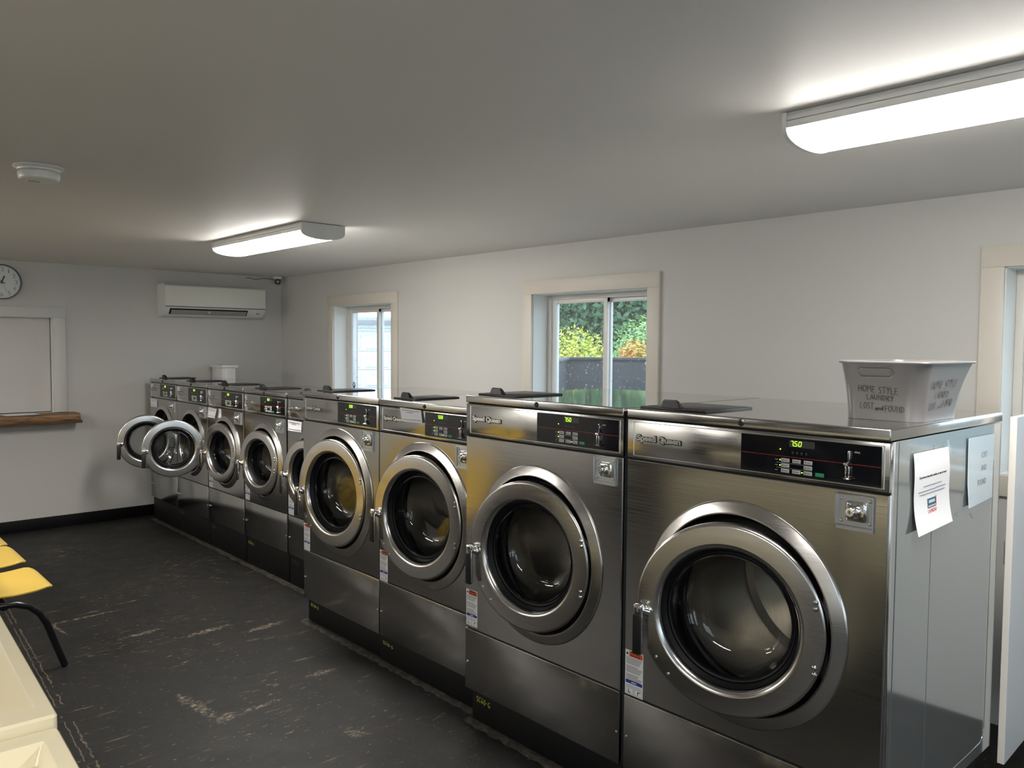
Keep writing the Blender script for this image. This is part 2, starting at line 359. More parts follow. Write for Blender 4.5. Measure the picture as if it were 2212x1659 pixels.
# ------------------------------------------------------------------ hand lettering strokes (unit height)
STK = {
 'H': (.62, [[(0, 0), (.02, 1)], [(.55, .02), (.52, .95)], [(.02, .5), (.54, .47)]]),
 'O': (.62, [[(.3+.28*math.cos(a), .5+.48*math.sin(a)) for a in [2*PI*i/12+1.6 for i in range(13)]]]),
 'M': (.75, [[(0, 0), (.1, 1), (.35, .35), (.58, 1), (.7, 0)]]),
 'E': (.5, [[(.45, .97), (.05, 1), (0, 0), (.45, .03)], [(.02, .5), (.38, .52)]]),
 'S': (.5, [[(.45, .95), (.25, 1), (.05, .85), (.08, .65), (.35, .42), (.42, .2), (.3, .02), (.02, .05)]]),
 'T': (.6, [[(0, .96), (.58, 1)], [(.3, .98), (.27, 0)]]),
 'Y': (.55, [[(0, 1), (.25, .5)], [(.52, 1), (.25, .5), (.15, -.05)]]),
 'L': (.5, [[(.05, 1), (0, .03), (.45, .0)]]),
 'A': (.6, [[(0, 0), (.28, 1), (.55, 0)], [(.12, .35), (.45, .35)]]),
 'U': (.58, [[(0, 1), (.03, .25), (.25, 0), (.48, .25), (.5, 1)]]),
 'N': (.62, [[(0, 0), (.03, 1), (.5, 0), (.53, 1)]]),
 'D': (.6, [[(.03, 0), (.03, 1), (.35, .9), (.52, .5), (.35, .1), (.03, 0)]]),
 'R': (.58, [[(0, 0), (.03, 1), (.38, .95), (.42, .65), (.05, .5), (.5, 0)]]),
 'F': (.5, [[(.03, 0), (.03, 1), (.45, .97)], [(.03, .55), (.38, .55)]]),
 'a': (.45, [[(.35, .45), (.1, .45), (.02, .15), (.2, 0), (.35, .2), (.35, .45), (.38, 0)]]),
 'n': (.42, [[(0, .45), (.02, 0), (.05, .35), (.25, .45), (.33, .25), (.34, 0)]]),
 'd': (.45, [[(.35, .4), (.1, .42), (.02, .15), (.2, 0), (.36, .15), (.35, .8), (.38, 0)]]),
 'C': (.5, [[(.45, .85), (.25, 1), (.05, .7), (.03, .3), (.25, 0), (.45, .12)]]),
 'G': (.55, [[(.45, .85), (.25, 1), (.05, .7), (.03, .3), (.25, 0), (.48, .15), (.48, .45), (.28, .45)]]),
 '6': (.5, [[(.4, 1), (.1, .6), (.03, .25), (.22, 0), (.42, .22), (.3, .45), (.06, .3)]]),
 '0': (.5, [[(.24+.2*math.cos(a), .5+.48*math.sin(a)) for a in [2*PI*i/12+1.6 for i in range(13)]]]),
 '4': (.5, [[(.3, 1), (.02, .35), (.45, .35)], [(.33, .6), (.33, 0)]]),
 '2': (.5, [[(.03, .8), (.2, 1), (.4, .8), (.3, .45), (.02, 0), (.44, .02)]]),
 '8': (.5, [[(.22, .52), (.06, .75), (.22, 1), (.38, .75), (.22, .52), (.04, .25), (.22, 0), (.42, .25), (.22, .52)]]),
 '-': (.45, [[(.05, .5), (.35, .5)]]), ' ': (.35, []),
}
def strokes(mb, text, fn, x0, x1, z0, h, r_, m, drop=0):
    """write text from x0 to x1; fn(u, v) gives the surface point"""
    tot = sum(STK[c][0]+.12 for c in text); k = (x1-x0)/tot; x = x0
    for i, c in enumerate(text):
        wd, ss = STK[c]; jz = drop*(x-x0)+(((i*37) % 5)-2)*h*.02
        for s_ in ss: mb.tube([fn(x+p[0]*k, z0+jz+p[1]*h) for p in s_], r_, m, n=5)
        x += (wd+.12)*k

# ================================================================== ROOM
XW, XR, YF, YW, ZC = -7.9, 2.9, -2.3, 3.885, 2.32
WT = .26
m1 = MB(); m1.box(XW-.3, XR+.3, YF-.3, YW+WT, -.12, 0, m_floor); struct(m1, 'floor')
m1 = MB(); m1.box(XW-.3, XR+.3, YF-.3, YW+WT, ZC, ZC+.1, m_ceil); struct(m1, 'ceiling')
def wall_with_holes(name, axis, a0, a1, p0, p1, holes, z1=ZC):
    """wall slab along an axis from a0 to a1 between planes p0 and p1, holes = (h0, h1, zb, zt)"""
    mb = MB(); cuts = sorted(holes)
    def bx(u0, u1, z0_, z1_):
        if u1-u0 < 1e-4 or z1_-z0_ < 1e-4: return
        if axis == 'x': mb.box(u0, u1, p0, p1, z0_, z1_, m_wall)
        else: mb.box(p0, p1, u0, u1, z0_, z1_, m_wall)
    u = a0
    for (h0, h1, zb, zt) in cuts:
        bx(u, h0, 0, z1); bx(h0, h1, 0, zb); bx(h0, h1, zt, z1); u = h1
    bx(u, a1, 0, z1)
    return struct(mb, name)
W1, W2, W3 = (-6.805, -5.815), (-4.07, -3.058), (-1.145, -.13)
WZB, WZT = 1.10, 1.992
wall_with_holes('wall_back', 'x', XW-.2, XR+.2, YW, YW+WT, [(*W1, WZB, WZT), (*W2, WZB, WZT), (*W3, WZB, WZT)])
wall_with_holes('wall_left', 'y', YF-.2, YW, XW-.2, XW, [(.55, 1.745, 1.02, 1.845)])
wall_with_holes('wall_right', 'y', YF-.2, YW, XR, XR+.2, [(-1.7, -.7, 0.02, 2.05), (.1, 1.3, .75, 2.0), (1.7, 2.9, .75, 2.0)])
wall_with_holes('wall_front', 'x', XW, XR, YF-.2, YF, [(.2, 1.6, .9, 2.0)])
m1 = MB(); m1.box(XW, XW+.014, YF, 3.0, 0, .103, m_base, .003); struct(m1, 'baseboard_left')
m1 = MB(); m1.box(XW+.02, XR, YF, YF+.014, 0, .10, m_base, .003); struct(m1, 'baseboard_front')
m1 = MB(); m1.box(XR-.014, XR, -.5, YW, 0, .10, m_base, .003); struct(m1, 'baseboard_right')
m1 = MB(); m1.box(XR-.05, XR-.014, YF, YW, 0, .035, m_yellow, .004); struct(m1, 'trim_4')
def window(n, x0, x1, sticker=None):
    zb, zt = WZB, WZT; y0 = YW
    root = MB()
    # casing boards
    root.box(x0-.09, x1+.09, y0-.021, y0-.001, zt, zt+.094, m_trimw, .0015)
    root.box(x0-.09, x0, y0-.020, y0-.001, zb-.09, zt, m_trimw, .0015)
    root.box(x1, x1+.09, y0-.020, y0-.001, zb-.09, zt, m_trimw, .0015)
    root.box(x0, x1, y0-.020, y0-.001, zb-.09, zb, m_trimw, .0015)
    o = struct(root, 'window_%d' % n)
    j = MB(); d0, d1 = y0-.001, y0+.148
    j.box(x0-.012, x0+.004, d0, d1, zb, zt, m_jamb); j.box(x1-.004, x1+.012, d0, d1, zb, zt, m_jamb)
    j.box(x0, x1, d0, d1, zt-.004, zt+.012, m_jamb); j.box(x0, x1, d0, d1, zb-.012, zb+.004, m_jamb)
    j.build('window_jamb', o)
    f = MB(); ya, yb = y0+.135, y0+.215
    for (a, b_, c_, d_) in ((x0+.004, x0+.040, zb, zt), (x1-.040, x1-.004, zb, zt), (x0+.03, x1-.03, zt-.034, zt-.004), (x0+.03, x1-.03, zb+.004, zb+.034)):
        f.box(a, b_, ya, yb, c_, d_, m_vinyl, .003)
    f.box(x0+.04, x0+.046, ya+.02, yb, zb+.03, zt-.03, m_vinyl_white)
    f.build('window_frame', o)
    xm = (x0+x1)/2+.025
    def sash(xa, xb, ya_, m, nm):
        s_ = MB(); w_ = .042
        s_.box(xa, xa+w_, ya_, ya_+.026, zb+.03, zt-.03, m_vinyl_white if nm == 'l' else m, .003); s_.box(xb-w_*(.8), xb, ya_, ya_+.026, zb+.03, zt-.03, m, .003)
        s_.box(xa, xb, ya_+.001, ya_+.025, zt-.062, zt-.03, m, .002); s_.box(xa, xb, ya_+.001, ya_+.025, zb+.03, zb+.065, m, .002)
        so = s_.build('sash', o)
        g = MB(); g.box(xa+w_*.9, xb-w_*.7, ya_+.011, ya_+.015, zb+.06, zt-.06, m_pane); g.build('pane', so)
    sash(x0+.040, xm+.02, y0+.150, m_vinyl, 'l'); sash(xm-.02, x1-.04, y0+.182, m_vinyl_white, 'r')
    if sticker:
        sx_, sz_, col, hole = sticker; s_ = MB()
        yy = y0+.148 if sx_ > xm-3 and n == 1 else y0+.190
        s_.lathe([(.0, 0), (.022, 0), (.022, .001), (0, .001)], (0, 0, 0), col, 24)
        if n == 1: s_.lathe([(.0, -.0006), (.012, -.0006), (.012, 0)], (0, 0, .004), m_sticker, 16)
        else:
            s_.lathe([(.0, -.0006), (.014, -.0006), (.014, 0)], (0, 0, 0), m_ink_grey, 16); s_.box(.01, .04, -.001, .001, -.006, .006, col)
        so = s_.build('sticker', o, (sx_, yy, sz_)); so.scale = (1.0, 1, 1.35) if n == 1 else (1.5, 1, .8)
    return o
window(1, *W1, sticker=(-6.695, 1.243, m_blue, 1))
window(2, *W2, sticker=(-3.20, 1.53, m_sticker, 0))
window(3, *W3)
# unseen front, right openings: plain windows and a glazed door added to let daylight in
def unseen_window(n, axis, u0, u1, zb, zt, p, sgn, door=False):
    mb = MB()
    def bx(a0, a1, b0, b1, z0_, z1_, m=m_trimw2, bev=.002):
        if axis == 'x': mb.box(a0, a1, b0, b1, z0_, z1_, m, bev)
        else: mb.box(b0, b1, a0, a1, z0_, z1_, m, bev)
    q0, q1 = sorted((p, p+sgn*.02))
    bx(u0-.09, u1+.09, q0, q1, zt, zt+.09); bx(u0-.09, u0, q0, q1, max(zb-.09, 0), zt); bx(u1, u1+.09, q0, q1, max(zb-.09, 0), zt)
    if not door: bx(u0, u1, q0, q1, zb-.09, zb)
    o = struct(mb, ('door_%d' if door else 'window_%d') % n)
    mb = MB(); q0, q1 = sorted((p-sgn*.08, p-sgn*.12)); w_ = .10 if door else .05
    bx(u0, u0+w_, q0, q1, zb, zt, m_vinyl_white); bx(u1-w_, u1, q0, q1, zb, zt, m_vinyl_white); bx(u0+w_, u1-w_, q0, q1, zt-w_, zt, m_vinyl_white); bx(u0+w_, u1-w_, q0, q1, zb, zb+w_*(2.2 if door else 1), m_vinyl_white)
    if not door: bx((u0+u1)/2-.025, (u0+u1)/2+.025, q0, q1, zb+w_, zt-w_, m_vinyl_white)
    mb.build('window_frame' if not door else 'door_leaf', o)
    mb = MB(); bx(u0+w_*.9, u1-w_*.9, q0+.018, q0+.022, zb+w_, zt-w_, m_pane, 0); mb.build('pane', o)
unseen_window(1, 'y', -1.7, -.7, .02, 2.05, XR, -1, True)
unseen_window(4, 'y', .1, 1.3, .75, 2.0, XR, -1)
unseen_window(5, 'y', 1.7, 2.9, .75, 2.0, XR, -1)
unseen_window(6, 'x', .2, 1.6, .9, 2.0, YF, 1)
# service hatch in the left wall
m1 = MB(); y0h, y1h, zbh, zth = .55, 1.745, 1.02, 1.845
m1.box(XW+.001, XW+.022, y0h-.1, y1h+.10, zth, zth+.09, m_trimw2, .002)
m1.box(XW+.001, XW+.020, y1h, y1h+.10, zbh, zth, m_trimw2, .002); m1.box(XW+.001, XW+.020, y0h-.1, y0h, zbh, zth, m_trimw2, .002)
h = struct(m1, 'window_7')
m1 = MB(); m1.box(XW-.12, XW+.002, y1h-.001, y1h+.012, zbh, zth, m_jamb); m1.box(XW-.12, XW+.002, y0h-.012, y0h+.001, zbh, zth, m_jamb); m1.box(XW-.12, XW+.002, y0h, y1h, zth-.001, zth+.012, m_jamb); m1.build('window_jamb', h)
m1 = MB(); m1.box(XW-.075, XW-.06, y0h-.001, y1h-.006, zbh+.006, zth+.001, m_shutter, .001); m1.build('shutter_board', h)
m1 = MB(); m1.box(XW-.199, XW-.18, y0h-.01, y1h+.01, zbh-.01, zth+.01, m_dark); m1.build('light_stop_board', h)  # unseen black board added behind the shutter to stop light leaking in
# live edge shelf
b2 = bmesh.new(); nn = 60; ring = []
for i in range(nn+1):
    y = .35+(1.905-.35)*i/nn; w1_ = .004*math.sin(i*.35)+.002*math.sin(i*.9+1); q = .0025*math.sin(i*.55+2)
    e = -.006 if i in (0, nn) else 0
    pr = [(XW+.001, .935), (XW+.165+w1_, .930+q), (XW+.20+w1_, .945+q), (XW+.215+w1_+e, .975), (XW+.205+w1_*.6, 1.008+q*.5), (XW+.18, 1.018), (XW+.001, 1.018)]
    ring.append([b2.verts.new((x, y+(.02 if i == nn and z < .96 else 0), z)) for x, z in pr])
for i in range(nn):
    for k in range(7): b2.faces.new((ring[i][k], ring[i][(k+1) % 7], ring[i+1][(k+1) % 7], ring[i+1][k]))
b2.faces.new(ring[0]); b2.faces.new(ring[-1][::-1])
mb = MB(); mb.add(b2, m_wood, None, True)
tag(mb.build('wooden_shelf', sharp=45), 'rough live-edge brown wooden shelf under the white service hatch', 'shelf')
mb = MB(); mb.poly([(XW+.03, 1.33, 1.0200), (XW+.20, 1.36, 1.0200), (XW+.19, 1.60, 1.0200), (XW+.03, 1.58, 1.0200)], m_paper, (0, 0, .0015))
tag(mb.build('paper_sheet'), 'white sheet of paper lying flat on the rough wooden shelf', 'paper')

# ================================================================== WASHERS
SEG = {'0': 'abcdef', '1': 'bc', '2': 'abged', '3': 'abgcd', '5': 'afgcd', '7': 'abc', '8': 'abcdefg'}
def digit(mb, ch, x, z, w_, h_, y, m):
    t_ = w_*.20; sl = .12
    def sgm(x0, z0, x1, z1):
        dx, dz = x1-x0, z1-z0; l = math.hypot(dx, dz); nx, nz = -dz/l*t_/2, dx/l*t_/2
        pts = [(x0+nx, z0+nz), (x1+nx, z1+nz), (x1-nx, z1-nz), (x0-nx, z0-nz)]
        mb.poly([(x+a+sl*b_, y, z+b_) for a, b_ in pts], m, (0, -.0004, 0))
    g = t_*.35; H2 = h_/2
    P = {'a': (g, h_, w_-g, h_), 'b': (w_, h_-g, w_, H2+g), 'c': (w_, H2-g, w_, g), 'd': (g, 0, w_-g, 0), 'e': (0, g, 0, H2-g), 'f': (0, H2+g, 0, h_-g), 'g': (g, H2, w_-g, H2)}
    for s_ in SEG[ch]: sgm(*P[s_])
LOGO = {}
def logo_parts(wd, ht):
    k = (wd, ht)
    if k not in LOGO:
        LOGO[k] = (text_mesh('Speed Queen', wd, ht, .0035, .035, .93), text_mesh('Speed Queen', wd+.006, ht+.0055, .0022, .085, .93))
    return LOGO[k]
W25 = text_mesh('25¢', .016, .0052, .0004, .02)
WARN = text_mesh('WARNING', .04, .0085, .0003, .03); RISK = text_mesh('RISK OF FIRE', .042, .0065, .0003, .03)
def make_washer(P, label, group, price):
    """P: half width hw, front at y=0, height zs above the base, all z given absolute"""
    zb, zt, seam, low, zc = P['zb'], P['zt'], P['seam'], P['low'], P['zc']; hw, D = P['hw'], P['D']
    Rb, Rg, Rd, Ri, Rgl = P['Rb'], P['Rg'], P['Rd'], P['Ri'], P['Rgl']; big = P['big']
    root = thing('washing_machine', label, 'washer', (P['x'], P['F'], zb), 0, group)
    sh = (0, 0, -zb)
    def fin(mb, name, par=root, **k): return mb.build(name, par, shift=sh, **k)
    # cabinet: sides, back, bottom
    mb = MB(); b2 = bmesh.new(); x0, x1 = -hw+.001, hw-.001; ya, yb = .012, D-.004
    zb_side = P.get('zside', zb); z1_ = zt-.034
    vs = [b2.verts.new(p) for p in ((x0, ya, zb_side), (x0, yb, zb_side), (x1, yb, zb_side), (x1, ya, zb_side), (x0, ya, z1_), (x0, yb, z1_), (x1, yb, z1_), (x1, ya, z1_))]
    for q in ((0, 1, 5, 4), (1, 2, 6, 5), (2, 3, 7, 6), (0, 3, 2, 1), (4, 5, 6, 7)): b2.faces.new([vs[i] for i in q])
    mb.add(b2, m_side)
    if P.get('zside'):
        mb.box(x0+.03, x1-.03, .05, yb-.05, zb, zb_side, m_dark)
    cab = fin(mb, 'cabinet', label='pale grey glossy side panels' if P.get('zside') else None)
    if P.get('zside'):   # creases and corner flanges of the exposed right side
        mb = MB(); xs = x1
        mb.box(xs-.002, xs+.0035, .012, .022, zb_side, z1_, m_chrome, .001)
        mb.box(xs-.002, xs+.0015, .055, .0565, zb_side, z1_-.003, m_side)
        mb.tube([(xs, .10, zb_side+.04)]+[(xs, D-.20, zb_side+.04)]+[(xs, D-.12+.05*math.sin(a), zb_side+.09-.05*math.cos(a)) for a in (.3, .7, 1.1, 1.5)]+[(xs, D-.07, z1_-.12)], .0012, m_side, 6)
        mb.box(xs-.001, xs+.0008, .30, .302, zb_side+.04, z1_-.03, m_side)
        fin(mb, 'side_flange', cab)
    mb = MB(); mb.plate(-hw+.004, hw-.004, zb+.004, zt-.02, .0105, 0, zc, Rg+.004, m_dark, .0, .004); fin(mb, 'dark_seam_backing')  # black sheet put behind the panels so the seams look dark
    # lid
    mb = MB(); mb.box(-hw, hw, -.003, D, zt-.031, zt-.0005, m_steel, .0035, 3); mb.box(-hw+.004, hw-.004, .002, D-.004, zt-.004, zt, m_steel_top, .0004, 1)
    lid = fin(mb, 'lid')
    mb = MB(); mb.lathe([(0, -.006), (.0075, -.0055), (.0095, -.003), (.0112, 0)], (0, -.003, zt-.0155), m_black, 24); fin(mb, 'plug', lid)
    # dispenser flap
    dx0, dx1, dy0, dy1 = P['disp']
    mb = MB(); mb.box(dx0, dx1, dy0, dy1, zt-.001, zt+.006, m_black, .003); mb.box(dx0+.012, dx1-.012, dy0+.03, dy1-.012, zt+.0055, zt+.0075, m_black, .0015)
    fl = fin(mb, 'dispenser_flap', label='black plastic flap')
    kx = P['knob'][0]; ky = P['knob'][1]; mb = MB(); b2 = bmesh.new(); kw = .043; z0_ = zt+.005; kt = .029
    bot = [(-kw, 0), (kw, 0), (kw, .026), (-kw, .026)]; top = [(-kw*.78, .003), (kw*.62, .003), (kw*.62, .014), (-kw*.78, .014)]
    B = [b2.verts.new((kx+a, ky+b_, z0_)) for a, b_ in bot]; Tt = [b2.verts.new((kx+a, ky+b_, z0_+kt)) for a, b_ in top]
    b2.faces.new(B[::-1]); b2.faces.new(Tt)
    for i in range(4): b2.faces.new((B[i], B[(i+1) % 4], Tt[(i+1) % 4], Tt[i]))
    bmesh.ops.bevel(b2, geom=b2.edges[:], offset=.004, segments=2, affect='EDGES'); mb.add(b2, m_black, None, True); fin(mb, 'knob', fl)
    # control fascia
    zf0, zf1 = seam+.003, zt-.036
    mb = MB(); mb.box(-hw+.001, hw-.001, 0, .012, zf0, zf1, m_steel, .0025)
    e0, e1, ez0, ez1 = -hw+.028, hw-.014, zf0+.009, zf1-.008
    for (a, b_, c_, d_) in ((e0, e1, ez1-.002, ez1), (e0, e1, ez0, ez0+.002), (e0, e0+.003, ez0, ez1), (e1-.003, e1, ez0, ez1)): mb.box(a, b_, -.0015, .003, c_, d_, m_letter, .0007, 1)
    cp = fin(mb, 'control_fascia')
    pc = P['pz']; pl, pr = hw-P['pl'], hw-.022
    mb = MB(); mb.box(pl, pr, -.0016, .003, pc-.056, pc+.056, m_panel, .0008, 1)
    mb.box(pl+.002, pr-.002, -.0020, 0, pc-.0006, pc+.0006, m_red)
    dp = fin(mb, 'display_panel', cp, label='glossy black panel with a red line')
    mb = MB(); mb.box(hw-.290, hw-.212, -.0019, 0, pc+.030, pc+.050, m_digit_off)
    x_ = hw-.286
    for ch in price:
        if ch == '.': mb.box(x_-.0035, x_-.0015, -.0026, -.0015, pc+.0325, pc+.0345, m_led); continue
        digit(mb, ch, x_, pc+.0335, .0075, .0135, -.0021, m_led); x_ += .0125
    fin(mb, 'price_display', cp, label='lit green digits %s' % price)
    for q in ((-.318, .0205), (-.318, -.011), (-.318, -.027), (-.2485, -.042)):
        mb = MB(); mb.lathe([(0, -.0006), (.002, -.0006), (.002, 0)], (hw+q[0], -.0018, pc+q[1]), m_led, 10); fin(mb, 'indicator_light', cp)
    mb = MB()
    for q in (-.282, -.268, -.254, -.240):
        mb.box(hw+q, hw+q+.006, -.0019, -.001, pc+.0145, pc+.0150, m_white_ink); mb.box(hw+q+.0005, hw+q+.0055, -.0019, -.001, pc+.0095, pc+.0110, m_ink_grey)
    for q in (-.011, -.027, -.042): mb.box(hw-.334, hw-.325, -.0019, -.001, pc+q-.0006, pc+q+.0006, m_white_ink)
    for q in (-.0195, -.0345): mb.box(hw-.330, hw-.218, -.0019, -.001, pc+q-.0003, pc+q+.0003, m_white_ink)
    fin(mb, 'panel_print', cp)
    mb = MB(); mb.mesh(W25, m_white_ink, T(hw-.097, -.0017, pc+.031)); fin(mb, 'coin_print', cp)
    for (r_, c_) in ((0, 0), (0, 1), (0, 2), (1, 0), (1, 2), (2, 0), (2, 1), (2, 2)):
        bx_, bz_ = hw-.314+c_*.0353, pc-.0165-r_*.0155
        mb = MB(); mb.box(bx_, bx_+.026, -.0034, -.001, bz_, bz_+.0110, m_button, .0010); mb.box(bx_+.010, bx_+.021, -.0038, -.003, bz_+.0045, bz_+.0065, m_ink_grey); mb.box(bx_+.004, bx_+.0075, -.0038, -.003, bz_+.003, bz_+.008, m_ink_grey)
        fin(mb, 'button', cp)
    mb = MB(); mb.box(hw-.208, hw-.182, -.0034, -.001, pc-.0475, pc-.0365, m_green, .001); fin(mb, 'start_button', cp, label='green start button')
    # coin slot
    mb = MB(); cx = hw-.113
    mb.box(cx+.001, cx+.008, -.010, -.001, pc+.004, pc+.038, m_chrome, .0025)
    mb.box(cx+.0035, cx+.0055, -.0112, -.009, pc+.008, pc+.034, m_dark)
    mb.lathe([(0, -.016), (.005, -.0145), (.0075, -.009), (.008, -.001)], (cx-.003, 0, pc-.001), m_chrome, 20)
    mb.box(cx-.005, cx-.001, -.011, -.001, pc-.036, pc-.006, m_chrome, .001); mb.box(cx+.004, cx+.008, -.011, -.001, pc-.036, pc-.006, m_chrome, .001); mb.box(cx-.001, cx+.004, -.004, -.001, pc-.036, pc-.006, m_dark)
    mb.lathe([(0, -.006), (.011, -.005), (.016, -.001), (.011, .003), (0, .004)], (cx+.0015, -.007, pc-.038), m_chrome, 20, 'Z')
    fin(mb, 'coin_slot', cp, label='chrome coin slot')
    lw, lh = P['logo']; A, B_ = logo_parts(lw, lh); mb = MB(); lx, lz = -hw+P['logox'], pc+P['logoz']
    mb.mesh(B_, m_black, T(lx-.003, .0002, lz-.0035)); mb.mesh(A, m_letter, T(lx, .0, lz)); fin(mb, 'maker_lettering', cp)
    # front sheet with embossed ring
    mb = MB(); mb.plate(-hw+.001, hw-.001, low+.0025, seam-.003, 0, 0, zc, Rb-.004, m_steel); fin(mb, 'front_panel')
    mb = MB(); d = Rb-Rg
    mb.lathe([(Rb, .001), (Rb-.001, -.003), (Rb-.0035, -.0055), (Rb-.005, -.0063), (Rb-.006, -.0067), (Rg+.0075, -.0178), (Rg+.0065, -.0181), (Rg+.003, -.0182), (Rg+.0008, -.0165), (Rg, -.013), (Rg, .012)], (0, 0, zc), m_ring, 128); fin(mb, 'door_surround', label='raised steel ring')
    mb = MB(); mb.lathe([(Rg+.002, .010), (Rg-.012, .045), (Rg-.03, .05), (Ri+.035, .045), (Ri+.022, .036), (Ri+.014, .042), (Ri+.012, .056)], (0, 0, zc), m_rubber, 96); fin(mb, 'door_seal')
    # drum
    Rdr = P['Rdr']; y0d, y1d = .055, P['D']*.62
    mb = MB(); mb.lathe([(Ri+.012, 0), (Rdr-.01, .012), (Rdr, .025), (Rdr, y1d-y0d-.02)], (0, 0, 0), m_drum, 96)
    mb.lathe([(Rdr, y1d-y0d-.02), (Rdr-.02, y1d-y0d), (Rdr*.55, y1d-y0d), (Rdr*.5, y1d-y0d-.012), (0, y1d-y0d-.012)], (0, 0, 0), m_drumback, 96)
    dr = mb.build('drum', root, (0, y0d, zc-zb))
    for k in range(3):
        a = R(P.get('lift', 20)+120*k); mb = MB(); b2 = bmesh.new(); rows = []
        for (rr_, wv) in ((Rdr, .035), (Rdr-.03, .022), (Rdr-.055, .008)):
            for y in (.03, y1d-y0d-.04):
                for s_ in (-1, 1):
                    rows.append(b2.verts.new((rr_*math.cos(a)-s_*wv*math.sin(a), y, rr_*math.sin(a)+s_*wv*math.cos(a))))
        for q in ((0, 4, 6, 2), (1, 5, 7, 3), (4, 8, 10, 6), (5, 9, 11, 7), (8, 9, 11, 10), (0, 1, 5, 4), (4, 5, 9, 8), (2, 3, 7, 6), (6, 7, 11, 10)): b2.faces.new([rows[i] for i in q])
        bmesh.ops.recalc_face_normals(b2, faces=b2.faces); mb.add(b2, m_drumback, None, True); mb.build('lifter', dr)
    # lower panel
    mb = MB(); mb.box(-hw+.001, hw-.001, -.001, .014, zb+.001, low-.0035, m_steel, .003); mb.box(-hw+.002, hw-.002, -.0016, .006, low-.0036, low-.0020, m_letter, .0005, 1)  # bright lip added as the highlight along the lower seam
    lp = fin(mb, 'lower_panel')
    for s_ in (-1, 1):
        mb = MB(); mb.lathe([(0, -.003), (.004, -.002), (.005, 0)], (s_*(hw-.014), -.001, zb+.44*(low-zb)), m_letter, 12); fin(mb, 'screw', lp)
    # lock box
    kx0, kx1, kz1, kz0 = hw-P['key'][0], hw-P['key'][1], P['key'][2], P['key'][3]
    mb = MB(); mb.box(kx0, kx1, -.0015, .004, kz0, kz1, m_zinc, .0008, 1)
    for (a, b_, c_, d_) in ((kx0, kx0+.003, kz0, kz1), (kx1-.0015, kx1, kz0, kz1), (kx0, kx1, kz1-.0015, kz1)): mb.box(a, b_, -.009, .001, c_, d_, m_zinc, .0005, 1)
    mb.box(kx0, kx1, -.009, -.007, kz0, kz0+.011, m_zinc, .0006, 1)
    for q in ((.015, .015), (.015, -.014)):
        for s_ in (0, 1): mb.lathe([(0, -.004), (.004, -.003), (.0055, 0)], (kx0+q[0] if s_ == 0 else kx1-.012, -.0015, kz1-.013 if q[1] > 0 else kz0+.024), m_zinc, 14)
    kb = fin(mb, 'coin_box_plate', label='zinc plate with rivets')
    kcx, kcz = (kx0+kx1)/2+.006, (kz0+kz1)/2+.005
    mb = MB(); kh = .029*(kx1-kx0)/.107+.001
    mb.box(kcx-kh, kcx+kh, -.012, 0, kcz-kh*.92, kcz+kh*.92, m_chrome, .008, 3)
    mb.box(kcx-kh*.78, kcx+kh*.55, -.024, -.006, kcz-kh*.5, kcz+kh*.55, m_chrome, .009, 3)
    mb.lathe([(0, -.031), (.0115, -.031), (.013, -.029), (.014, -.02)], (kcx-kh*.25, 0, kcz), m_chrome, 24); mb.lathe([(0, -.0322), (.006, -.0322), (.006, -.031)], (kcx-kh*.25, 0, kcz), m_zinc, 20); mb.box(kcx-kh*.25-.001, kcx-kh*.25+.001, -.0328, -.031, kcz-.004, kcz+.004, m_dark)
    fin(mb, 'lock', kb, label='chrome key lock')
    # warning label
    if P.get('warn'):
        w0, w1_, z0w, z1w = P['warn']; w0 -= 0; mb = MB(); X = -hw+w0; X1 = -hw+w1_; Hh = z1w-z0w; Y_ = -.0004; zs = z0w
        mb.box(X, X1, Y_, .001, z0w, z1w, m_label)
        mb.box(X+.017*(X1-X)/.078, X1-.003, Y_-.0003, 0, z1w-.021*Hh/.155, z1w-.002, m_orange)
        mb.lathe([(0, -.0004), (.0045, -.0004), (.0045, 0)], (X+.009, Y_, z1w-.013), m_ink, 10)
        s_ = (X1-X)/.078; mb.mesh(WARN, m_ink, Matrix.Translation((X+.024*s_, Y_-.0003, z1w-.0105*Hh/.155)) @ Matrix.Diagonal((s_, 1, Hh/.155, 1))); mb.mesh(RISK, m_ink, Matrix.Translation((X+.023*s_, Y_-.0003, z1w-.0195*Hh/.155)) @ Matrix.Diagonal((s_, 1, Hh/.155, 1)))
        for i in range(17):
            z_ = z1w-Hh*(.17+.031*i)
            if i in (5, 11): continue
            mb.box(X+.005, X1-.005-((i*29) % 7)*.003, Y_-.0003, 0, z_-.0009, z_+.0009, m_ink_grey)
        mb.box(X+.003, X1-.003, Y_-.0003, 0, z0w+Hh*.26, z0w+Hh*.33, m_blue); mb.box(X+.028*s_, X+.05*s_, Y_-.0005, 0, z0w+Hh*.285, z0w+Hh*.305, m_label)
        for i in range(2): mb.box(X+.005, X1-.008, Y_-.0003, 0, z0w+Hh*(.215-.03*i)-.0006, z0w+Hh*(.215-.03*i)+.0006, m_ink_grey)
        for (a, b_) in ((.004, .037), (.041, .074)):
            for (p, q, r_, s2) in ((a, a+.001, .004, .024), (b_-.001, b_, .004, .024), (a, b_, .0035, .0045), (a, b_, .0235, .0245)): mb.box(X+p*s_, X+q*s_, Y_-.0003, 0, z0w+r_*Hh/.155, z0w+s2*Hh/.155, m_ink_grey)
        for a in (.014, .055): mb.box(X+a*s_, X+(a+.003)*s_, Y_-.0004, 0, z0w+.008, z0w+.019*Hh/.155, m_ink); mb.box(X+a*s_, X+(a+.012)*s_, Y_-.0004, 0, z0w+.008 if a < .02 else z0w+.017*Hh/.155, z0w+.0105 if a < .02 else z0w+.0195*Hh/.155, m_ink)
        fin(mb, 'warning_sticker', label='white sticker with orange and blue bands')
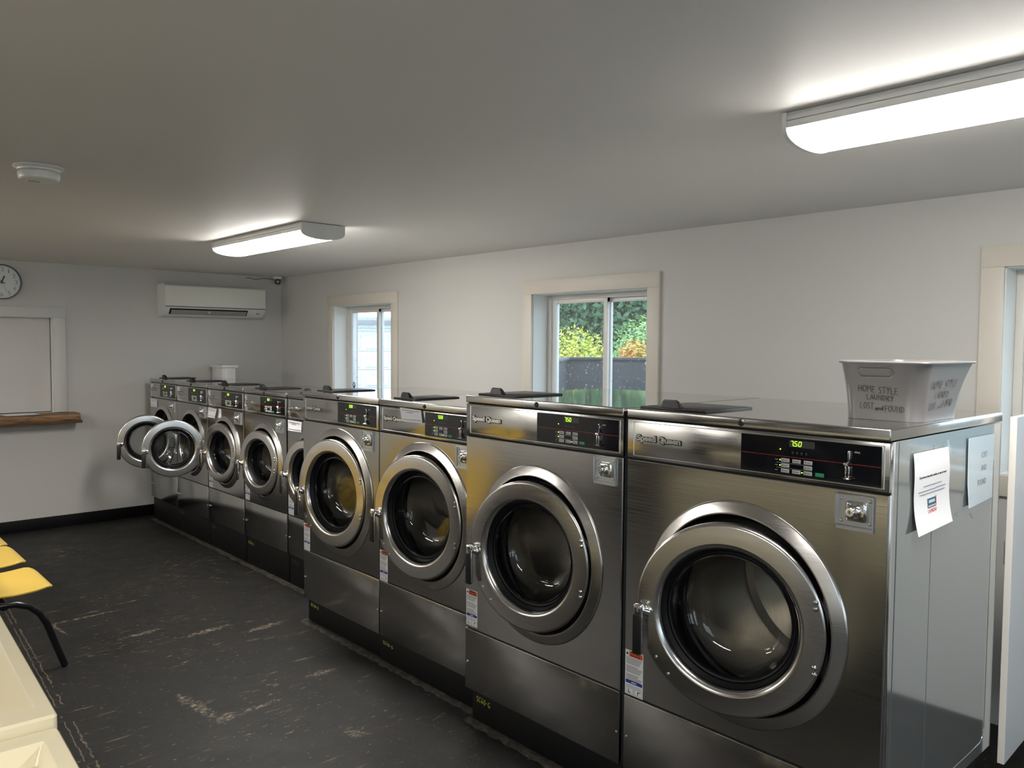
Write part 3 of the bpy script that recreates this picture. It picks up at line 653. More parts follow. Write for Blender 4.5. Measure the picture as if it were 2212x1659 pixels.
    # door, built about its hinge
    Lh = P['hinge']; th = P['open']; px_, py_ = P['pivot']
    dc = -Lh
    mb = MB()
    mb.lathe([(Rd-.008, .030), (Rd-.001, .026), (Rd, .010), (Rd, -.006), (Rd-.0008, -.0105), (Rd-.0035, -.0145), (Rd-.008, -.0165), (Rd-.0085, -.0166), (Rd-.0095, -.0167), (Ri+.020, -.0185), (Ri+.019, -.0185), (Ri+.018, -.0184), (Ri+.012, -.0165), (Ri+.006, -.011), (Ri+.002, -.003), (Ri, .008), (Ri-.002, .014)], (dc, 0, 0), m_ring, 128)
    mb.lathe([(Rd-.008, .030), (Ri+.02, .030), (Ri+.006, .024)], (dc, 0, 0), m_black, 96)
    door = mb.build('door', root, (px_, py_, zc-zb), (0, 0, th))
    mb = MB(); mb.lathe([(Ri-.001, .002), (Ri-.004, .010), (Ri-.012, .020), (Rgl+.012, .026), (Rgl+.006, .022), (Rgl, .026), (Rgl-.002, .04)], (dc, 0, 0), m_rubber, 96); mb.build('gasket', door, label='black rubber gasket')
    mb = MB(); mb.lathe([(Rgl, .028), (Rgl-.002, .05), (Rgl-.012, .085), (Rgl-.035, .112), (Rgl*.6, .122), (Rgl*.3, .126), (0, .127)], (dc, 0, 0), m_glass, 96); mb.lathe([(Rgl-.004, .030), (Rgl-.010, .05), (Rgl-.020, .079), (Rgl-.041, .104), (Rgl*.6-.004, .115), (Rgl*.3, .119), (0, .120)], (dc, 0, 0), m_glass, 96); mb.lathe([(Rgl+.002, .029), (Rgl, .024), (Rgl-.005, .0235), (Rgl-.007, .029)], (dc, 0, 0), m_panel, 96); mb.build('door_glass', door, label='clear bowl shaped door glass')
    mb = MB(); hb = P['hand']
    mb.tube([(dc-Rd+hb[0]+.018, -.017, -.020), (dc-Rd+hb[0]+.014, -.024, -.017), (dc-Rd+hb[0]+.006, -.032, -.012), (dc-Rd+hb[0], -.036, -.011)], [.0150*hb[1], .0135*hb[1], .0125*hb[1], .0130*hb[1]], m_chrome, 16)
    gx = dc-Rd+hb[0]-.001
    mb.lathe([(0, .0), (.019*hb[1], 0), (.02*hb[1], -.003), (0.012*hb[1], -.006)], (dc-Rd+hb[0]+.018, -.0175, -.018), m_chrome, 24)
    mb.box(gx-.015*hb[1], gx+.015*hb[1], -.049, -.030, -.030, .006, m_chrome, .005*hb[1], 3)
    mb.box(gx-.0155*hb[1], gx+.0165*hb[1], -.047, -.036, -.150*hb[1], -.012, m_chrome, .005, 3)
    mb.box(gx-.0175*hb[1], gx+.0135*hb[1], -.0495, -.0385, -.155*hb[1], -.024, m_black, .0048, 3)
    mb.build('handle', door, label='chrome lever with a black grip')
    for z_ in P['rivz']:
        mb = MB(); mb.lathe([(0, -.006), (.005, -.0045), (.0075, 0)], (dc+P['rivx'], -.0178, z_), m_chrome, 16); mb.build('rivet', door)
    if big:
        for a in (R(216), R(229)):
            mb = MB(); mb.lathe([(0, -.003), (.0035, -.003), (.005, 0)], (dc+(Rd-.022)*math.cos(a), -.0175, (Rd-.022)*math.sin(a)), m_zinc, 12); mb.build('screw', door)
        mb = MB(); mb.box(-.012, .006, .002, .04, -.12, .12, m_black, .003); mb.build('hinge', door)
    else:
        mb = MB(); mb.box(dc+Rd-.02, .004, .004, .026, -.05, .05, m_zinc, .003); mb.build('hinge', door)
    return root
LG = dict(zb=.146, low=.414, zc=.818, Rb=.352, Rg=.308, Rd=.294, Ri=.214, Rgl=.192, Rdr=.30, hinge=.288, pivot=(.288, -.004), logo=(.181, .026), logox=.045, logoz=-.010, rivz=(.105, .086, -.084, -.104), rivx=.262, hand=(.022, 1.0), big=True, logoh=1)
def mk(base, **k): d = dict(base); d.update(k); return d
p8 = mk(LG, x=-1.347, F=2.175, hw=.450, D=.893, zt=1.428, seam=1.254, pz=1.3245, pl=.450, key=(.144, .038, 1.241, 1.142), disp=(-.440, -.165, .055, .335), knob=(-.315, .06), warn=(.006, .085, .418, .577), open=R(14), zside=.27)
p7 = mk(LG, x=-2.252, F=2.175, hw=.438, D=.893, zt=1.428, seam=1.254, pz=1.3265, pl=.436, key=(.132, .030, 1.247, 1.147), disp=(-.425, -.185, .055, .335), knob=(-.315, .06), warn=(.006, .081, .428, .585), open=R(8), zc=.822)
p6 = mk(LG, x=-3.085, F=2.243, hw=.393, D=.80, zt=1.365, zb=.142, seam=1.198, low=.432, zc=.828, pz=1.268, pl=.391, key=(.145, .035, 1.188, 1.088), disp=(-.385, -.19, .08, .36), knob=(-.29, .085), warn=(.004, .076, .432, .590), logo=(.165, .024), open=R(8))
p5 = mk(p6, x=-3.887, hw=.4035, key=(.156, .046, 1.188, 1.088), pl=.408, open=R(7))
SM = dict(F=2.50, hw=.3345, D=.59, zt=1.307, zb=.214, seam=1.135, low=.484, zc=.80, pz=1.207, pl=.398, Rb=.278, Rg=.240, Rd=.226, Ri=.155, Rgl=.136, Rdr=.235, hinge=.232, pivot=(.232, -.004), logo=(.150, .022), logox=.024, logoz=-.008, key=(.146, .036, 1.122, 1.033), disp=(-.315, -.09, .075, .335), knob=(-.22, .08), rivz=(.052, .034, -.030, -.048), rivx=.200, hand=(.016, .9), big=False, open=R(9))
XS = [-7.395, -6.716, -6.034, -5.350, -4.665]
G1, G2, G3 = 'row of small washers by the far wall', 'two medium washers in the middle of the row', 'two large washers at the near end of the row'
WN = (.006, .082, .490, .642)
w1_ = make_washer(mk(SM, x=XS[0], open=R(72), hinge=.24, pivot=(.375, -.012), lift=50), 'small steel washer against the far wall, first of the row, its door swung wide open', G1, '3.50')
w2_ = make_washer(mk(SM, x=XS[1], open=R(72), hinge=.24, pivot=(.352, -.022), zc=.808), 'small steel washer with open door, second from the far wall', G1, '3.50')
w3_ = make_washer(mk(SM, x=XS[2], warn=WN), 'small steel washer with a curled notice on its front, third from the far wall', G1, '3.50')
w4_ = make_washer(mk(SM, x=XS[3], warn=WN), 'small steel washer with no notice taped on it, fourth from the far wall', G1, '3.50')
w5_ = make_washer(mk(SM, x=XS[4], warn=WN), 'small steel washer half hidden behind the first medium washer', G1, '3.50')
w6_ = make_washer(p5, 'medium steel washer showing 5.50 with a bare fascia, left of the pair', G2, '5.50')
w7_ = make_washer(p6, 'medium steel washer showing 5.50 with a notice taped beside its lettering', G2, '5.50')
w8_ = make_washer(p7, 'large steel washer showing 7.50, the one below the middle window', G3, '7.50')
w9_ = make_washer(p8, 'nearest and largest steel washer, with the grey lost and found bin on top', G3, '7.50')
# ------------------------------------------------------------------ bases
def base(x0, x1, y0, y1, h_, label, text=None, tz=0, tx=.03, col=m_yellow_ink, th=.017):
    mb = MB(); mb.box(x0, x1, y0, y1, 0, h_, m_base, .003)
    o = tag(mb.build('machine_base'), label, 'base', 'black bases under the washers')
    if text:
        mb = MB(); strokes(mb, text, lambda u, v: (u, y0-.0008, v), x0+tx, x0+tx+.028*len(text)*.55, h_-th-.022, th, .0008, col, -.06); mb.build('marker_writing', o, label='yellow handwriting')
    return o
for i, xs in enumerate(XS):
    base(xs-.336+(.025 if i == 0 else 0), xs+.336, 2.511, 3.08, .206, 'black painted base under the %s small washer from the far wall' % ('first', 'second', 'third', 'fourth', 'fifth')[i], 'SC20-G', col=m_yellow_ink if i == 3 else m_ink_grey, th=.02)
base(-4.272, -3.487, 2.262, 3.03, .140, 'black painted base under the left medium washer', 'SC40-G')
base(-3.485, -2.700, 2.250, 3.03, .140, 'black painted base under the right medium washer', 'SC40-G')
base(-2.660, -1.806, 2.192, 3.05, .144, 'black painted base marked SC60-G under the large washer by the middle window', 'SC60-G', th=.024)
base(-1.804, -.925, 2.192, 3.03, .144, 'black painted base under the nearest washer')
def kerb(n, pts, y_back):
    mb = MB(); b2 = bmesh.new(); rows = []
    K = 60
    for i in range(K+1):
        t_ = i/K; x = pts[0]+(pts[1]-pts[0])*t_; j_ = .010*math.sin(i*1.7)+.006*math.sin(i*4.1)
        rows.append([b2.verts.new(p) for p in ((x, y_back-.030+j_*.6, .0015), (x, y_back-.018+j_*.3, .010), (x, y_back, .013), (x, y_back+.02, .012))])
    for i in range(K):
        for k in range(3): b2.faces.new((rows[i][k], rows[i+1][k], rows[i+1][k+1], rows[i][k+1]))
    mb.add(b2, m_grime, None, True); struct(mb, 'trim_%d' % n)
kerb(1, (-7.70, -4.31), 2.507); kerb(2, (-4.29, -2.69), 2.248); kerb(3, (-2.68, -.93), 2.186)

# ------------------------------------------------------------------ notices on machines
def notice(name, label, pts, lines, parent=None, cat='notice', group=None, wave=.004, txt=None):
    """curling sheet in the XZ plane given by corners tl,tr,br,bl (x,z) at front y"""
    y0, tl, tr, br, bl = pts; mb = MB(); b2 = bmesh.new(); nx, nz = 10, 8; g = []
    def pt(u, v, off=0):
        x = (tl[0]*(1-u)+tr[0]*u)*(1-v)+(bl[0]*(1-u)+br[0]*u)*v; z = (tl[1]*(1-u)+tr[1]*u)*(1-v)+(bl[1]*(1-u)+br[1]*u)*v
        return (x, y0-.002-off-wave*(v**2)*(1+.6*math.sin(u*5))-wave*.5*u*v, z)
    for j in range(nz+1): g.append([b2.verts.new(pt(i/nx, j/nz)) for i in range(nx+1)])
    for j in range(nz):
        for i in range(nx): b2.faces.new((g[j][i], g[j+1][i], g[j+1][i+1], g[j][i+1]))
    gg = bmesh.ops.extrude_face_region(b2, geom=b2.faces[:]); bmesh.ops.translate(b2, verts=[e for e in gg['geom'] if isinstance(e, bmesh.types.BMVert)], vec=(0, .0005, 0))
    mb.add(b2, m_paper, None, True); o = tag(mb.build(name), label, cat, group)
    mb = MB()
    for (u0, u1, v, tk) in lines: mb.tube([pt(u0+(u1-u0)*k/6, v, .0008) for k in range(7)], tk, m_ink_grey, 4)
    mb.build('printed_text', o)
    return o
ln = [(.08, .92, .16, .0011), (.3, .6, .30, .0011), (.06, .95, .82, .0011)]
notice('notice', 'small white notice taped high on the front of the washer beside the far wall', (2.500, (-7.722, 1.122), (-7.545, 1.120), (-7.530, 1.052), (-7.700, 1.050)), ln)
notice('notice', 'small white notice, curling, left of the two papers on the third small washer', (2.500, (-6.362, 1.125), (-6.190, 1.122), (-6.205, 1.050), (-6.350, 1.052)), ln, wave=.012)
notice('notice', 'narrow strip of paper right of the curling notice on the third small washer', (2.500, (-6.150, 1.128), (-6.105, 1.128), (-6.088, 1.058), (-6.150, 1.060)), [(.2, .8, .4, .0008)], wave=.006)
notice('notice', 'white notice taped to the small washer that is half hidden', (2.500, (-4.993, 1.128), (-4.800, 1.126), (-4.800, 1.060), (-4.985, 1.058)), ln)
notice('notice', 'creased white notice covering the end of the lettering on a medium washer', (2.238, (-3.285, 1.333), (-3.108, 1.330), (-3.093, 1.270), (-3.262, 1.266)), ln, wave=.003)
# papers on the side of the nearest machine (plane x = const, text reads along +y)
XSIDE = -.897
def side_sheet(name, label, cat, corners, curl, mat, fill=None):
    tl, tr, br, bl = corners; mb = MB(); b2 = bmesh.new(); nx, nz = 12, 16; g = []
    def pt(u, v, off=0):
        y = (tl[0]*(1-u)+tr[0]*u)*(1-v)+(bl[0]*(1-u)+br[0]*u)*v; z = (tl[1]*(1-u)+tr[1]*u)*(1-v)+(bl[1]*(1-u)+br[1]*u)*v
        return (XSIDE+.0022+off+curl(u, v), y, z)
    for j in range(nz+1): g.append([b2.verts.new(pt(i/nx, j/nz)) for i in range(nx+1)])
    for j in range(nz):
        for i in range(nx): b2.faces.new((g[j][i], g[j+1][i], g[j+1][i+1], g[j][i+1]))
    gg = bmesh.ops.extrude_face_region(b2, geom=b2.faces[:]); bmesh.ops.translate(b2, verts=[e for e in gg['geom'] if isinstance(e, bmesh.types.BMVert)], vec=(-.0005, 0, 0))
    mb.add(b2, mat, None, True); return tag(mb.build(name), label, cat), pt
def side_text(mb, pt, me, u0, v0, uw, vh, m):
    """lay a text mesh (unit box) on the sheet"""
    b2 = bmesh.new(); b2.from_mesh(me)
    for v in b2.verts: v.co = Vector(pt(u0+v.co.x*uw, v0-v.co.z*vh, .0004-v.co.y))
    mb.add(b2, m)
paper, pt = side_sheet('paper_notice', 'white paper notice with a teal logo, its lower edge curling off the nearest washer', 'notice',
    ((2.318, 1.352), (2.575, 1.352), (2.600, 1.125), (2.335, 1.118)), lambda u, v: .0015+.030*max(0, v-.45)**1.5*(1.2-.3*u)+.003*math.sin(v*6), m_paper)
mb = MB()
side_text(mb, pt, text_mesh('If you have an issue with a machine, we want to know!', 1, 1, .0003, .01), .13, .335, .76, .040, m_ink)
for (u0, u1, v, m) in ((.25, .76, .43, m_ink_grey), (.12, .60, .49, m_ink_grey), (.60, .88, .485, m_blue), (.15, .85, .53, m_ink_grey)): mb.tube([pt(u0+(u1-u0)*k/6, v, .0008) for k in range(7)], .0007, m, 4)
def quad(mb, pt, u0, u1, v0, v1, m, off): mb.poly([pt(u0, v1, off), pt(u1, v1, off), pt(u1, v0, off), pt(u0, v0, off)], m, (.0003, 0, 0))
quad(mb, pt, .36, .60, .60, .72, m_teal, .0006); quad(mb, pt, .39, .56, .625, .66, m_white_ink, .0012); quad(mb, pt, .37, .59, .69, .71, m_button, .0012); quad(mb, pt, .585, .60, .58, .70, m_pink, .0014)
side_text(mb, pt, text_mesh('LAUNDRY', 1, 1, .0003, .01), .36, .785, .25, .045, m_pink)
mb.build('printed_text', paper)
mb = MB()
for (y, z) in ((2.327, 1.350), (2.567, 1.352)): mb.poly([(XSIDE+.012, y-.012, z-.02), (XSIDE+.012, y+.012, z-.02), (XSIDE+.0035, y+.006, z+.022), (XSIDE+.0035, y-.004, z+.018)], m_tape)
mb.build('tape', paper)
ls, pt = side_sheet('lost_and_found_sign', 'blue-white LOST AND FOUND sign in a clear plastic sleeve', 'sign',
    ((2.742, 1.364), (2.985, 1.362), (2.975, 1.150), (2.748, 1.142)), lambda u, v: .001+.010*max(0, v-.6)*(1-u)+.006*max(0, v-.7), pm('blue_white_sheet', (.72, .80, .84), .35))
mb = MB()
for s_, v, u0, uw in (('LOST', .33, .50, .22), ('AND', .525, .50, .21), ('FOUND', .735, .38, .33)): side_text(mb, pt, text_mesh(s_, 1, 1, .0003, -.012), u0, v, uw, .085, m_ink_grey)
mb.build('printed_text', ls)
mb = MB(); mb.poly([pt(-.03, 1.08, .002), pt(1.05, 1.04, .002), pt(1.07, -.02, .002), pt(-.03, -.02, .002)], m_sleeve); mb.build('plastic_sleeve', ls)
mb = MB(); mb.tube([pt(-.05, 1.05, .006), pt(-.08, 1.10, .012), pt(-.02, 1.12, .010)], .003, m_sleeve, 6); mb.build('sleeve_corner', ls)
# ------------------------------------------------------------------ lost and found bin
bx0, bx1, by0, by1, bz0, bz1 = -1.150, -.924, 2.428, 2.738, 1.4285, 1.602
t1 = (-1.160, -.895, 2.396, 2.80)
def rrect(x0, x1, y0, y1, r_, n=6):
    pts = []
    for cx, cy, a0 in ((x1-r_, y1-r_, 0), (x0+r_, y1-r_, 90), (x0+r_, y0+r_, 180), (x1-r_, y0+r_, 270)):
        for k in range(n+1): a = R(a0+90*k/n); pts.append((cx+r_*math.cos(a), cy+r_*math.sin(a)))
    return pts
binr = thing('storage_bin', 'grey plastic bin hand-lettered HOME STYLE LAUNDRY LOST and FOUND, on the nearest washer', 'bin', ((bx0+bx1)/2, (by0+by1)/2, bz0))
sh = (-(bx0+bx1)/2, -(by0+by1)/2, -bz0)
def lev(t_): 
    s_ = t_**1.7
    return (bx0+(t1[0]-bx0)*s_, bx1+(t1[1]-bx1)*s_, by0+(t1[2]-by0)*s_, by1+(t1[3]-by1)*s_)
def fy(x, z, off=.0015): t_ = (z-bz0)/(bz1-bz0); return (x, lev(t_)[2]-off, z)
def fx(y, z, off=.0015): t_ = (z-bz0)/(bz1-bz0); return (lev(t_)[1]+off, y, z)
b2 = bmesh.new(); LV = [0, .05, .15, .27, .4, .5, .6, .72, .8, .92, 1]; rings = []
for t_ in LV: rings.append([b2.verts.new((x, y, bz0+.0+t_*(bz1-bz0))) for x, y in rrect(*lev(t_), .044, 9)])
K = len(rings[0])
for j in range(len(LV)-1):
    for k in range(K): b2.faces.new((rings[j][k], rings[j][(k+1) % K], rings[j+1][(k+1) % K], rings[j+1][k]))
b2.faces.new(rings[0][::-1])
# handle slot cut in the wall facing the room, and a matching one in the opposite wall
SXc, SZc, SW, SH = -1.043, 1.5725, .0505, .0125
gg = [f for f in b2.faces if abs(f.normal.y) > .7 and f.calc_center_median().z > bz0+.72*(bz1-bz0) and f.calc_center_median().z < bz0+.93*(bz1-bz0) and len(f.verts) == 4 and f.calc_area() > .002]
bmesh.ops.delete(b2, geom=gg, context='FACES_ONLY')
for side in (0, 1):
    # rebuild that band of wall round a stadium shaped hole
    za, zbb = bz0+.72*(bz1-bz0), bz0+.92*(bz1-bz0)
    def wy(z):
        t_ = (z-bz0)/(bz1-bz0); return lev(t_)[2] if side == 0 else lev(t_)[3]
    def wx(z): t_ = (z-bz0)/(bz1-bz0); return lev(t_)[0]+.044, lev(t_)[1]-.044
    inn, out = [], []; nA = 40; zm = (za+zbb)/2
    for i in range(nA):
        a = 2*PI*i/nA; cx_, sz_ = math.cos(a), math.sin(a)
        r_ = SH; hx = SXc+(SW-r_)*(1 if cx_ > 0 else -1)*(1 if abs(cx_) > 1e-6 else 0)+r_*cx_; hz = zm+r_*sz_*1.0
        x0_, x1_ = wx(zm); tt_ = 1e9; dx_, dz_ = hx-SXc, hz-zm
        if dx_ > 1e-9: tt_ = min(tt_, (x1_-SXc)/dx_)
        if dx_ < -1e-9: tt_ = min(tt_, (x0_-SXc)/dx_)
        if dz_ > 1e-9: tt_ = min(tt_, (zbb-zm)/dz_)
        if dz_ < -1e-9: tt_ = min(tt_, (za-zm)/dz_)
        inn.append(b2.verts.new((hx, wy(hz), hz))); out.append(b2.verts.new((SXc+dx_*tt_, wy(zm+dz_*tt_), zm+dz_*tt_)))
    for i in range(nA): b2.faces.new((inn[i], inn[(i+1) % nA], out[(i+1) % nA], out[i]))
bmesh.ops.recalc_face_normals(b2, faces=b2.faces)
mb = MB(); mb.add(b2, m_bin, None, True); mb.build('bin_body', binr, shift=sh, sharp=50)
mb = MB(); tt = rrect(t1[0]-.004, t1[1]+.004, t1[2]-.004, t1[3]+.004, .047, 9); mb.tube([(x, y, bz1) for x, y in tt], .0042, m_bin, 8, closed=True); mb.build('rim', binr, shift=sh)
zm = bz0+.82*(bz1-bz0)
mb = MB(); mb.tube([(SXc+(SW-SH)*s_+SH*math.cos(a), 0, zm+SH*math.sin(a)) for s_, a in [(1, R(-90+180*k/10)) for k in range(11)]+[(-1, R(90+180*k/10)) for k in range(11)]], .0022, m_bin, 6, closed=True)
for v in mb.bm.verts: v.co.y += fy(0, v.co.z, .001)[1]
mb.build('handle_slot_rim', binr, shift=sh)
mb = MB()
strokes(mb, 'HOME STYLE', fy, -1.098, -.980, 1.514, .019, .00075, m_ink, -.06)
strokes(mb, 'LAUNDRY', fy, -1.074, -.992, 1.490, .016, .00085, m_ink, -.04)
strokes(mb, 'LOST', fy, -1.094, -1.052, 1.462, .019, .00075, m_ink, -.06); strokes(mb, 'and', fy, -1.050, -1.024, 1.459, .015, .0011, m_ink); strokes(mb, 'FOUND', fy, -1.021, -.962, 1.456, .018, .00075, m_ink, -.02)
mb.build('marker_writing', binr, shift=sh, label='black handwriting')
mb = MB()
strokes(mb, 'HOME STYLE', fx, 2.475, 2.68, 1.524, .024, .0008, m_ink_faint, .02); strokes(mb, 'LAUNDRY', fx, 2.52, 2.63, 1.496, .019, .0008, m_ink_faint, .02)
strokes(mb, 'LOST', fx, 2.49, 2.54, 1.462, .022, .0008, m_ink_faint, .05); strokes(mb, 'and', fx, 2.55, 2.585, 1.465, .016, .0010, m_ink_faint); strokes(mb, 'FOUND', fx, 2.59, 2.67, 1.466, .022, .0008, m_ink_faint, .05)
mb.build('marker_writing', binr, shift=sh, label='faded grey handwriting')
# ------------------------------------------------------------------ white board panel beside the nearest washer
mb = MB(); Mx = T(-.874, 3.105, 0) @ Matrix.Rotation(R(2.0), 4, 'Z')
b2 = bmesh.new(); bmesh.ops.create_cube(b2, size=1)
for v in b2.verts: v.co = Vector((v.co.x*.022, .37+v.co.y*.74, .198+(v.co.z+.5)*1.214))
b2.transform(Mx); bmesh.ops.bevel(b2, geom=b2.edges[:], offset=.0012, segments=1, affect='EDGES'); mb.add(b2, m_board_face)
for f in mb.bm.faces:
    if f.normal.y < -.8 or f.normal.z > .8: f.material_index = mb.mi(m_board_edge)
o = tag(mb.build('partition_board'), 'tall white board with a cream edge, standing off the window wall behind the nearest washer', 'board')
mb = MB(); mb.box(-.8885, -.886, 3.1040, 3.1052, .90, .98, m_ink_grey); mb.build('edge_print', o)
# ================================================================== DRYERS (unseen, added for their reflections in the washers)
for i in range(4):
    dx_ = -4.6+.80*i; dr = thing('tumble_dryer', 'tall stacked steel dryer across the aisle, unseen, added for its reflection', 'dryer', (dx_, -1.35, 0), PI, 'stacked dryers across the aisle')
    mb = MB(); mb.box(-.395, .395, 0, .90, 0, 2.02, m_steel, .004); mb.build('cabinet', dr)
    for zc_ in (.62, 1.52):
        mb = MB(); mb.lathe([(.30, -.001), (.295, -.03), (.26, -.036), (.225, -.03), (.22, -.01)], (0, 0, zc_), m_ring, 48); mb.lathe([(.225, -.02), (.15, -.03), (0, -.034)], (0, 0, zc_), m_panel, 48); mb.build('door', dr)
        mb = MB(); mb.box(-.30, .30, -.006, 0, zc_+.33, zc_+.43, m_panel, .002); mb.build('display_panel', dr)
# ================================================================== CEILING THINGS
def ceiling_light(x0, x1, label, yc=2.283):
    hw = .136; root = thing('ceiling_light', label, 'light', ((x0+x1)/2, yc, ZC), 0, 'long ceiling lights above the washers')
    sh = (-(x0+x1)/2, -yc, -ZC)
    mb = MB()
    mb.box(x0+.012, x1-.012, yc-hw+.012, yc+hw-.012, ZC-.012, ZC-.001, m_alu, .002); mb.box(x0+.01, x1-.01, yc-hw+.004, yc+hw-.004, ZC-.026, ZC-.010, m_alu, .002); mb.box(x0+.01, x1-.01, yc-hw+.001, yc+hw-.001, ZC-.048, ZC-.028, m_alu, .002)
    mb.box(x0+.014, x1-.014, yc-hw+.010, yc+hw-.010, ZC-.030, ZC-.024, m_dark)
    mb.build('housing', root, shift=sh)
    prof = []
    n = 20
    for i in range(n+1):
        a = PI*i/n; c_ = math.cos(a); s_ = math.sin(a)
        prof.append((yc-(hw-.004)*c_, ZC-.047-.042*(s_**.75)))
    b2 = bmesh.new(); A = [b2.verts.new((x0+.012, y, z)) for y, z in prof]; B = [b2.verts.new((x1-.012, y, z)) for y, z in prof]
    for i in range(n): b2.faces.new((A[i], A[i+1], B[i+1], B[i]))
    b2.faces.new(A[::-1]); b2.faces.new(B)
    bmesh.ops.recalc_face_normals(b2, faces=b2.faces); mb = MB(); mb.add(b2, m_diffuser, None, True); mb.build('diffuser', root, shift=sh, label='glowing white diffuser')
    for xa, xb in ((x0, x0+.014), (x1-.014, x1)):
        pr = [(yc-hw-.001, ZC-.004), (yc-hw-.001, ZC-.048)]+[(yc-(hw-.001)*math.cos(PI*i/n), ZC-.047-.044*(math.sin(PI*i/n)**.75)) for i in range(1, n)]+[(yc+hw+.001, ZC-.048), (yc+hw+.001, ZC-.004)]
        b2 = bmesh.new(); A = [b2.verts.new((xa, y, z)) for y, z in pr]; B = [b2.verts.new((xb, y, z)) for y, z in pr]
        for i in range(len(pr)): b2.faces.new((A[i], A[(i+1) % len(pr)], B[(i+1) % len(pr)], B[i]))
        b2.faces.new(A[::-1]); b2.faces.new(B); bmesh.ops.recalc_face_normals(b2, faces=b2.faces)
        mb = MB(); mb.add(b2, m_alu); mb.build('end_cap', root, shift=sh)
ceiling_light(-5.37, -4.11, 'far ceiling light, above the medium washers')
ceiling_light(-1.22, .04, 'near ceiling light above the nearest washer, running out of frame')
ceiling_light(-5.37, -4.11, 'unseen far ceiling light added over the seats to brighten the room', -.75)  # unseen second row of lamps, added to lift the room light
ceiling_light(-1.22, .04, 'unseen near ceiling light added over the tubs to brighten the room', -.75)  # also added out of view, for brighter steel and ceiling
ceiling_light(-7.6, -6.34, 'unseen farthest ceiling light added by the service hatch wall as fill', -1.85)  # invented lamp out of view, fills the dim far wall
sd = thing('smoke_detector', 'round white smoke detector on the ceiling', 'detector', (-3.56, .752, ZC))
mb = MB(); mb.lathe([(0, -.001), (.086, -.001), (.088, -.006), (.080, -.012), (.072, -.014)], (0, 0, 0), m_white_plastic, 48, 'Z'); mb.lathe([(.074, -.013), (.073, -.019), (.062, -.023)], (0, 0, 0), m_white_plastic, 48, 'Z'); mb.build('mounting_base', sd)
mb = MB(); mb.lathe([(.060, -.018), (.064, -.026), (.072, -.027), (.073, -.032), (.070, -.050), (.064, -.055), (.03, -.056), (0, -.056)], (0, 0, 0), m_white_plastic, 48, 'Z')
for k in range(5): mb.box(-.03, -.005, -.03+k*.008, -.027+k*.008, -.0565, -.0555, m_ink_grey)
mb.build('detector_body', sd)
# camera in the corner
sc = thing('security_camera', 'small dome camera with a black lens in the ceiling corner', 'camera', (-7.80, 3.80, ZC))
mb = MB(); mb.lathe([(0, -.001), (.045, -.001), (.046, -.018), (.030, -.026)], (0, 0, 0), m_white_plastic, 32, 'Z'); mb.lathe([(0, -.02), (.030, -.03), (.036, -.05), (.030, -.075), (0, -.085)], (0, 0, 0), m_grey_plastic, 32, 'Z'); mb.build('housing', sc)
mb = MB(); dv = Vector((7.80, -3.80, -.62)).normalized(); q = dv.to_track_quat('-Y', 'Z'); b2 = bmesh.new()
mb.lathe([(0, -.046), (.020, -.044), (.028, -.034), (.030, -.02), (.024, -.005)], (0, 0, 0), m_panel, 32)
mb.lathe([(0, -.0475), (.003, -.047), (.004, -.045)], (.002, 0, -.013), m_label, 12)
l = mb.build('lens', sc, (0, 0, -.052)); l.rotation_euler = q.to_euler()
mb = MB(); mb.tube([(-.05, .07, -.03), (-.09, -.02, -.022), (-.092, -.12, -.018), (-.092, -.20, -.035), (-.092, -.25, -.022), (-.092, -.30, -.023)], .003, m_cord, 6); mb.build('cable', sc)
# ================================================================== LEFT WALL THINGS
m_numeral = pm('grey_numeral', (.22, .22, .22), .6)
ck = thing('wall_clock', 'round black-rimmed wall clock at the left edge, above the hatch', 'clock', (XW, 1.372, 2.136))
mb = MB(); mb.lathe([(0, .001), (.142, .001), (.145, .012), (.146, .028), (.143, .034), (.139, .034), (.137, .026)], (0, 0, 0), m_black, 64, 'X'); mb.build('rim', ck, label='black rim')
mb = MB(); mb.lathe([(0, .020), (.137, .020), (.138, .018)], (0, 0, 0), pm('clock_face', (.62, .64, .64), .4), 64, 'X'); mb.build('clock_face', ck, label='white face')
mb = MB(); RZ = Matrix.Rotation(R(90), 4, 'Z')
for h_ in range(1, 13):
    a = R(90-30*h_); s_ = str(h_); wd = .022 if len(s_) == 1 else .036
    if h_ == 1: wd = .008
    me = text_mesh(s_, wd, .032, .0006, -.008); mb.mesh(me, m_numeral, T(.0202, .105*math.cos(a), .105*math.sin(a)) @ RZ @ T(-wd/2, 0, -.016))
for k in range(60):
    a = R(6*k); mb.box(.0202, .0208, -.0006, .0006, .128, .131 if k % 5 else .133, m_ink_grey, mat=Matrix.Rotation(a, 4, 'X'))
mb.build('numerals', ck)
def hand(nm, ang, l0, l1, w_, x_):
    mb = MB(); mb.box(x_, x_+.001, -w_, w_, -l0, l1, m_ink if w_ > .001 else m_ink_grey, mat=Matrix.Rotation(R(ang), 4, 'X')); mb.build(nm, ck)
hand('hour_hand', -23, .015, .055, .0038, .0225); hand('minute_hand', 63, .028, .088, .003, .024); hand('second_hand', -156, .02, .09, .0008, .0255)
